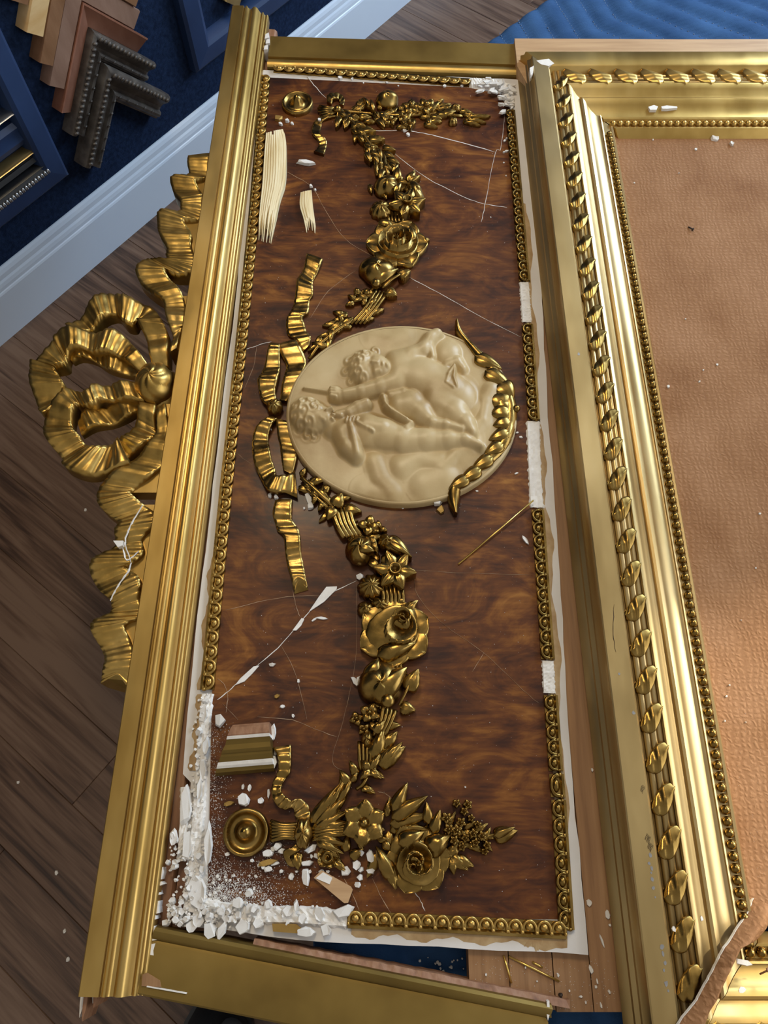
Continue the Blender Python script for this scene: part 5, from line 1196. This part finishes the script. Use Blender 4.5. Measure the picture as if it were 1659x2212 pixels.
for k in range(900):
    y = rd.uniform(190, 1975); f = (y-190)/1785; x = rd.uniform(585-f*130, 1100+f*100); pts.append((U(x, y, .0010), rd.choice((.0003, .0003, .0004, .0007))))
for k in range(160): y = rd.uniform(300, 1900); pts.append((U(rd.uniform(1340+.18*(y-300), 1655), y, .0102), .0004))
for k in range(160): pts.append((U(rd.uniform(1020, 1330), rd.uniform(2070, 2180), -.0093), .0005))
dust('plaster_dust', 'fine white specks scattered over the whole veneer and boards', pts)

# ---- split pine pieces
def splinter(label, left, right, nst, thick, seed, taper=True):
    rg = random.Random(seed); mb = MB()
    t_ = thing('pine_splinter', U((left[0][0]+right[0][0])/2, (left[0][1]+left[-1][1])/2, .0015), label, 'wood splinter', 'split pine pieces')
    for k in range(nst):
        a, b = k/nst, (k+1)/nst; m2 = MB(); Lq = smooth_line(left, 5); Rq = smooth_line(right, 5); n = len(Lq)
        cut = n-1-int(rg.uniform(0, .14)*n); c0 = int(rg.uniform(0, .05)*n); z = thick*(.62+.38*math.sin(PI*(.25+.6*a)))+rg.uniform(-.0008, .0008)
        rows = []
        for i in range(c0, cut+1):
            f = 1-(max(0, i-(cut-3))/3)*.8; l = np.array(Lq[i]); r = np.array(Rq[i]); p = l+(r-l)*a; q = l+(r-l)*(a+(b-a)*f)
            P_ = U(p[0], p[1], .0015+z*.5); Q_ = U(q[0], q[1], .0015+z*.5); zb = PLANE+.0012
            rows.append([(P_.x, P_.y, zb), (P_.x, P_.y, zb+z*f), (Q_.x, Q_.y, zb+z*f*.93), (Q_.x, Q_.y, zb)])
        m2.grid(rows); o_ = len(m2.v); m2.v.extend(rows[0]); m2.f.append((o_, o_+1, o_+2, o_+3))
        obj('fibre', m2, 'splinter', t_, smooth=False)
splinter('long jagged strip of raw split pine on the veneer beside the bead moulding', [(576,292),(572,340),(568,400),(562,460),(558,515)], [(612,284),(618,310),(617,390),(603,440),(587,522)], 9, .013, 3)
splinter('short jagged bit of raw split pine lying beside the garland', [(650,418),(648,445),(655,470),(662,500)], [(673,413),(676,445),(680,475),(684,502)], 5, .008, 8)
# ---- broken bit of gilt moulding
ch = thing('moulding_fragment', U(530, 1620, .0012), 'broken bit of gilt moulding with white gesso edges lying on the veneer', 'moulding fragment')
a = U(507, 1566, .02); b = U(582, 1560, .02); A_ = Vector((a.x, a.y)); B_ = Vector((b.x, b.y))
cA = lambda u, z: -.35*u-.002 if u < .03 else -.47*u; cB = lambda u, z: .06*u
Z = PLANE+.0015
segs = [('wood_core', 'red_wood', [(0, 0), (0, .020), (.004, .026), (.013, .030), (.0145, .0295), (.0145, 0)]), ('gesso_layer', 'gesso', [(.0145, 0), (.0145, .0302), (.018, .0282), (.018, 0)]), ('gilt_face', 'flat_gold', [(.018, 0), (.018, .0272), (.024, .0248), (.030, .0245), (.0335, .0215), (.0335, 0)]), ('gilt_face', 'flat_gold', [(.0335, 0), (.0335, .0200), (.037, .0195), (.043, .0165), (.043, 0)]), ('gesso_layer', 'gesso', [(.043, 0), (.043, .0178), (.047, .0160), (.0495, .0135), (.0495, 0)]), ('gilt_face', 'flat_gold', [(.0495, 0), (.0495, .0110), (.054, .0095), (.057, .0030), (.057, 0)])]
for nm, m_, pr in segs: obj(nm, sweep(MB(), A_, B_, [(u, Z+z) for u, z in pr], cutA=cA, cutB=cB), m_, ch, smooth=False)
# ---- wood chip with paint
wc = thing('wood_chip', U(715, 1912, .0012), 'tan wood chip with white paint left on it near the lower rose', 'wood chip')
obj('chip_body', MB().prism([U(*p, .006)[:2] for p in reversed([(678,1896),(695,1880),(758,1915),(762,1922),(752,1950),(744,1951)])], PLANE+.0015, PLANE+.0085), 'pine', wc, smooth=False)
obj('paint_patch', MB().prism([U(*p, .009)[:2] for p in reversed([(682,1897),(698,1884),(718,1896),(712,1910),(698,1904)])], PLANE+.0080, PLANE+.0100), 'gesso', wc, smooth=False)
o = obj('gilt_scrap', MB().prism([U(*p, .006)[:2] for p in reversed([(588,1995),(640,1996),(668,2018),(590,2012)])], PLANE+.004, PLANE+.0075), 'gesso_gold', smooth=False); tag(o, 'flat gilt scrap lying on the plaster bed by the torn rail', 'fragment')
# ---- thin gold strips
def wire(x0, y0, z0, x1, y1, z1, label):
    o = obj('gold_strip', MB().tube([U(x0, y0, z0), U(x1, y1, z1)], .0012, 6), 'brass'); tag(o, label, 'gold strip', 'thin gold strips')
wire(990, 1219, .0025, 1152, 1081, .009, 'thin bright gold strip leaning from the veneer onto the white plaster bed')
wire(1088, 2064, -.0082, 1105, 2124, -.0082, 'short thin gold strip on the carcass wood')
wire(1099, 2066, -.0082, 1208, 2120, -.0082, 'longer thin gold strip slanting across the carcass wood')
wire(1150, 2078, -.0086, 1172, 2090, -.0086, 'stub of dull gold strip between the two strips on the carcass wood')
# ---- nails
def nail(x0, y0, x1, y1, dz, label, m='iron', h=.006):
    t_ = thing('nail', U(x0, y0, dz), label, 'nail'); a = U(x0, y0, dz+.001); b = U(x1, y1, dz+h)
    obj('shank', MB().tube([a, b], .0011, 6), m, t_); obj('head', MB().tube([b, b+(b-a).normalized()*.0012], .0026, 8), m, t_)
nail(1215, 2168, 1211, 2150, -.0095, 'dark bent nail standing in the carcass wood'); nail(1487, 490, 1496, 495, .010, 'dark tack lying on the hardboard', h=.003)
nail(1642, 2104, 1659, 2096, .034, 'reddish nail lying on the near frame moulding', 'red_wood', .012)
# ---- photographer's shoe on the floor
tip = UF(470, 2156, .035)
sh = thing('shoe', (tip.x, tip.y-.15, 0), 'black shoe toe standing on the floor beyond the torn rail', 'shoe')
def shoe_sec(y, w_, h_, n=18, flat=.0): return [(tip.x+.01*(y/.29)+w_/2*math.cos(t)*(1 if math.sin(t) > -.2 else .96), tip.y-y, max(.018, .018+h_*max(0, math.sin(t)))) for t in [2*PI*k/n for k in range(n)]]
secs = [(0.0, .02, .012), (.012, .07, .034), (.035, .098, .050), (.07, .112, .064), (.12, .116, .082), (.17, .108, .100), (.22, .098, .105), (.27, .086, .100), (.295, .05, .08)]
obj('upper', MB().grid([shoe_sec(*q)+[shoe_sec(*q)[0]] for q in secs]), 'shoe', sh)
def out(k): return [(tip.x+.01*(q[0]/.29)+sg*(q[1]/2+.006)*k, tip.y-q[0]+(.006 if q[0] == 0 else 0)) for sg, qs in ((1, secs), (-1, list(reversed(secs)))) for q in qs]
obj('sole', MB().prism(out(1.0), 0.0, .022), 'black', sh, smooth=False)
obj('tongue', MB().dome((tip.x+.035, tip.y-.05, .062), .022, .03, .010, .5, nu=16, nv=4), 'shoe_grey', sh)
for k in range(4):
    y = tip.y-.085-k*.025; z = .078+.018*k/1.4; obj('lace', MB().tube([(tip.x-.03, y, z-.014), (tip.x, y, z+.004), (tip.x+.032, y-.004, z-.014)], .0028, 6), 'shoe_grey', sh)
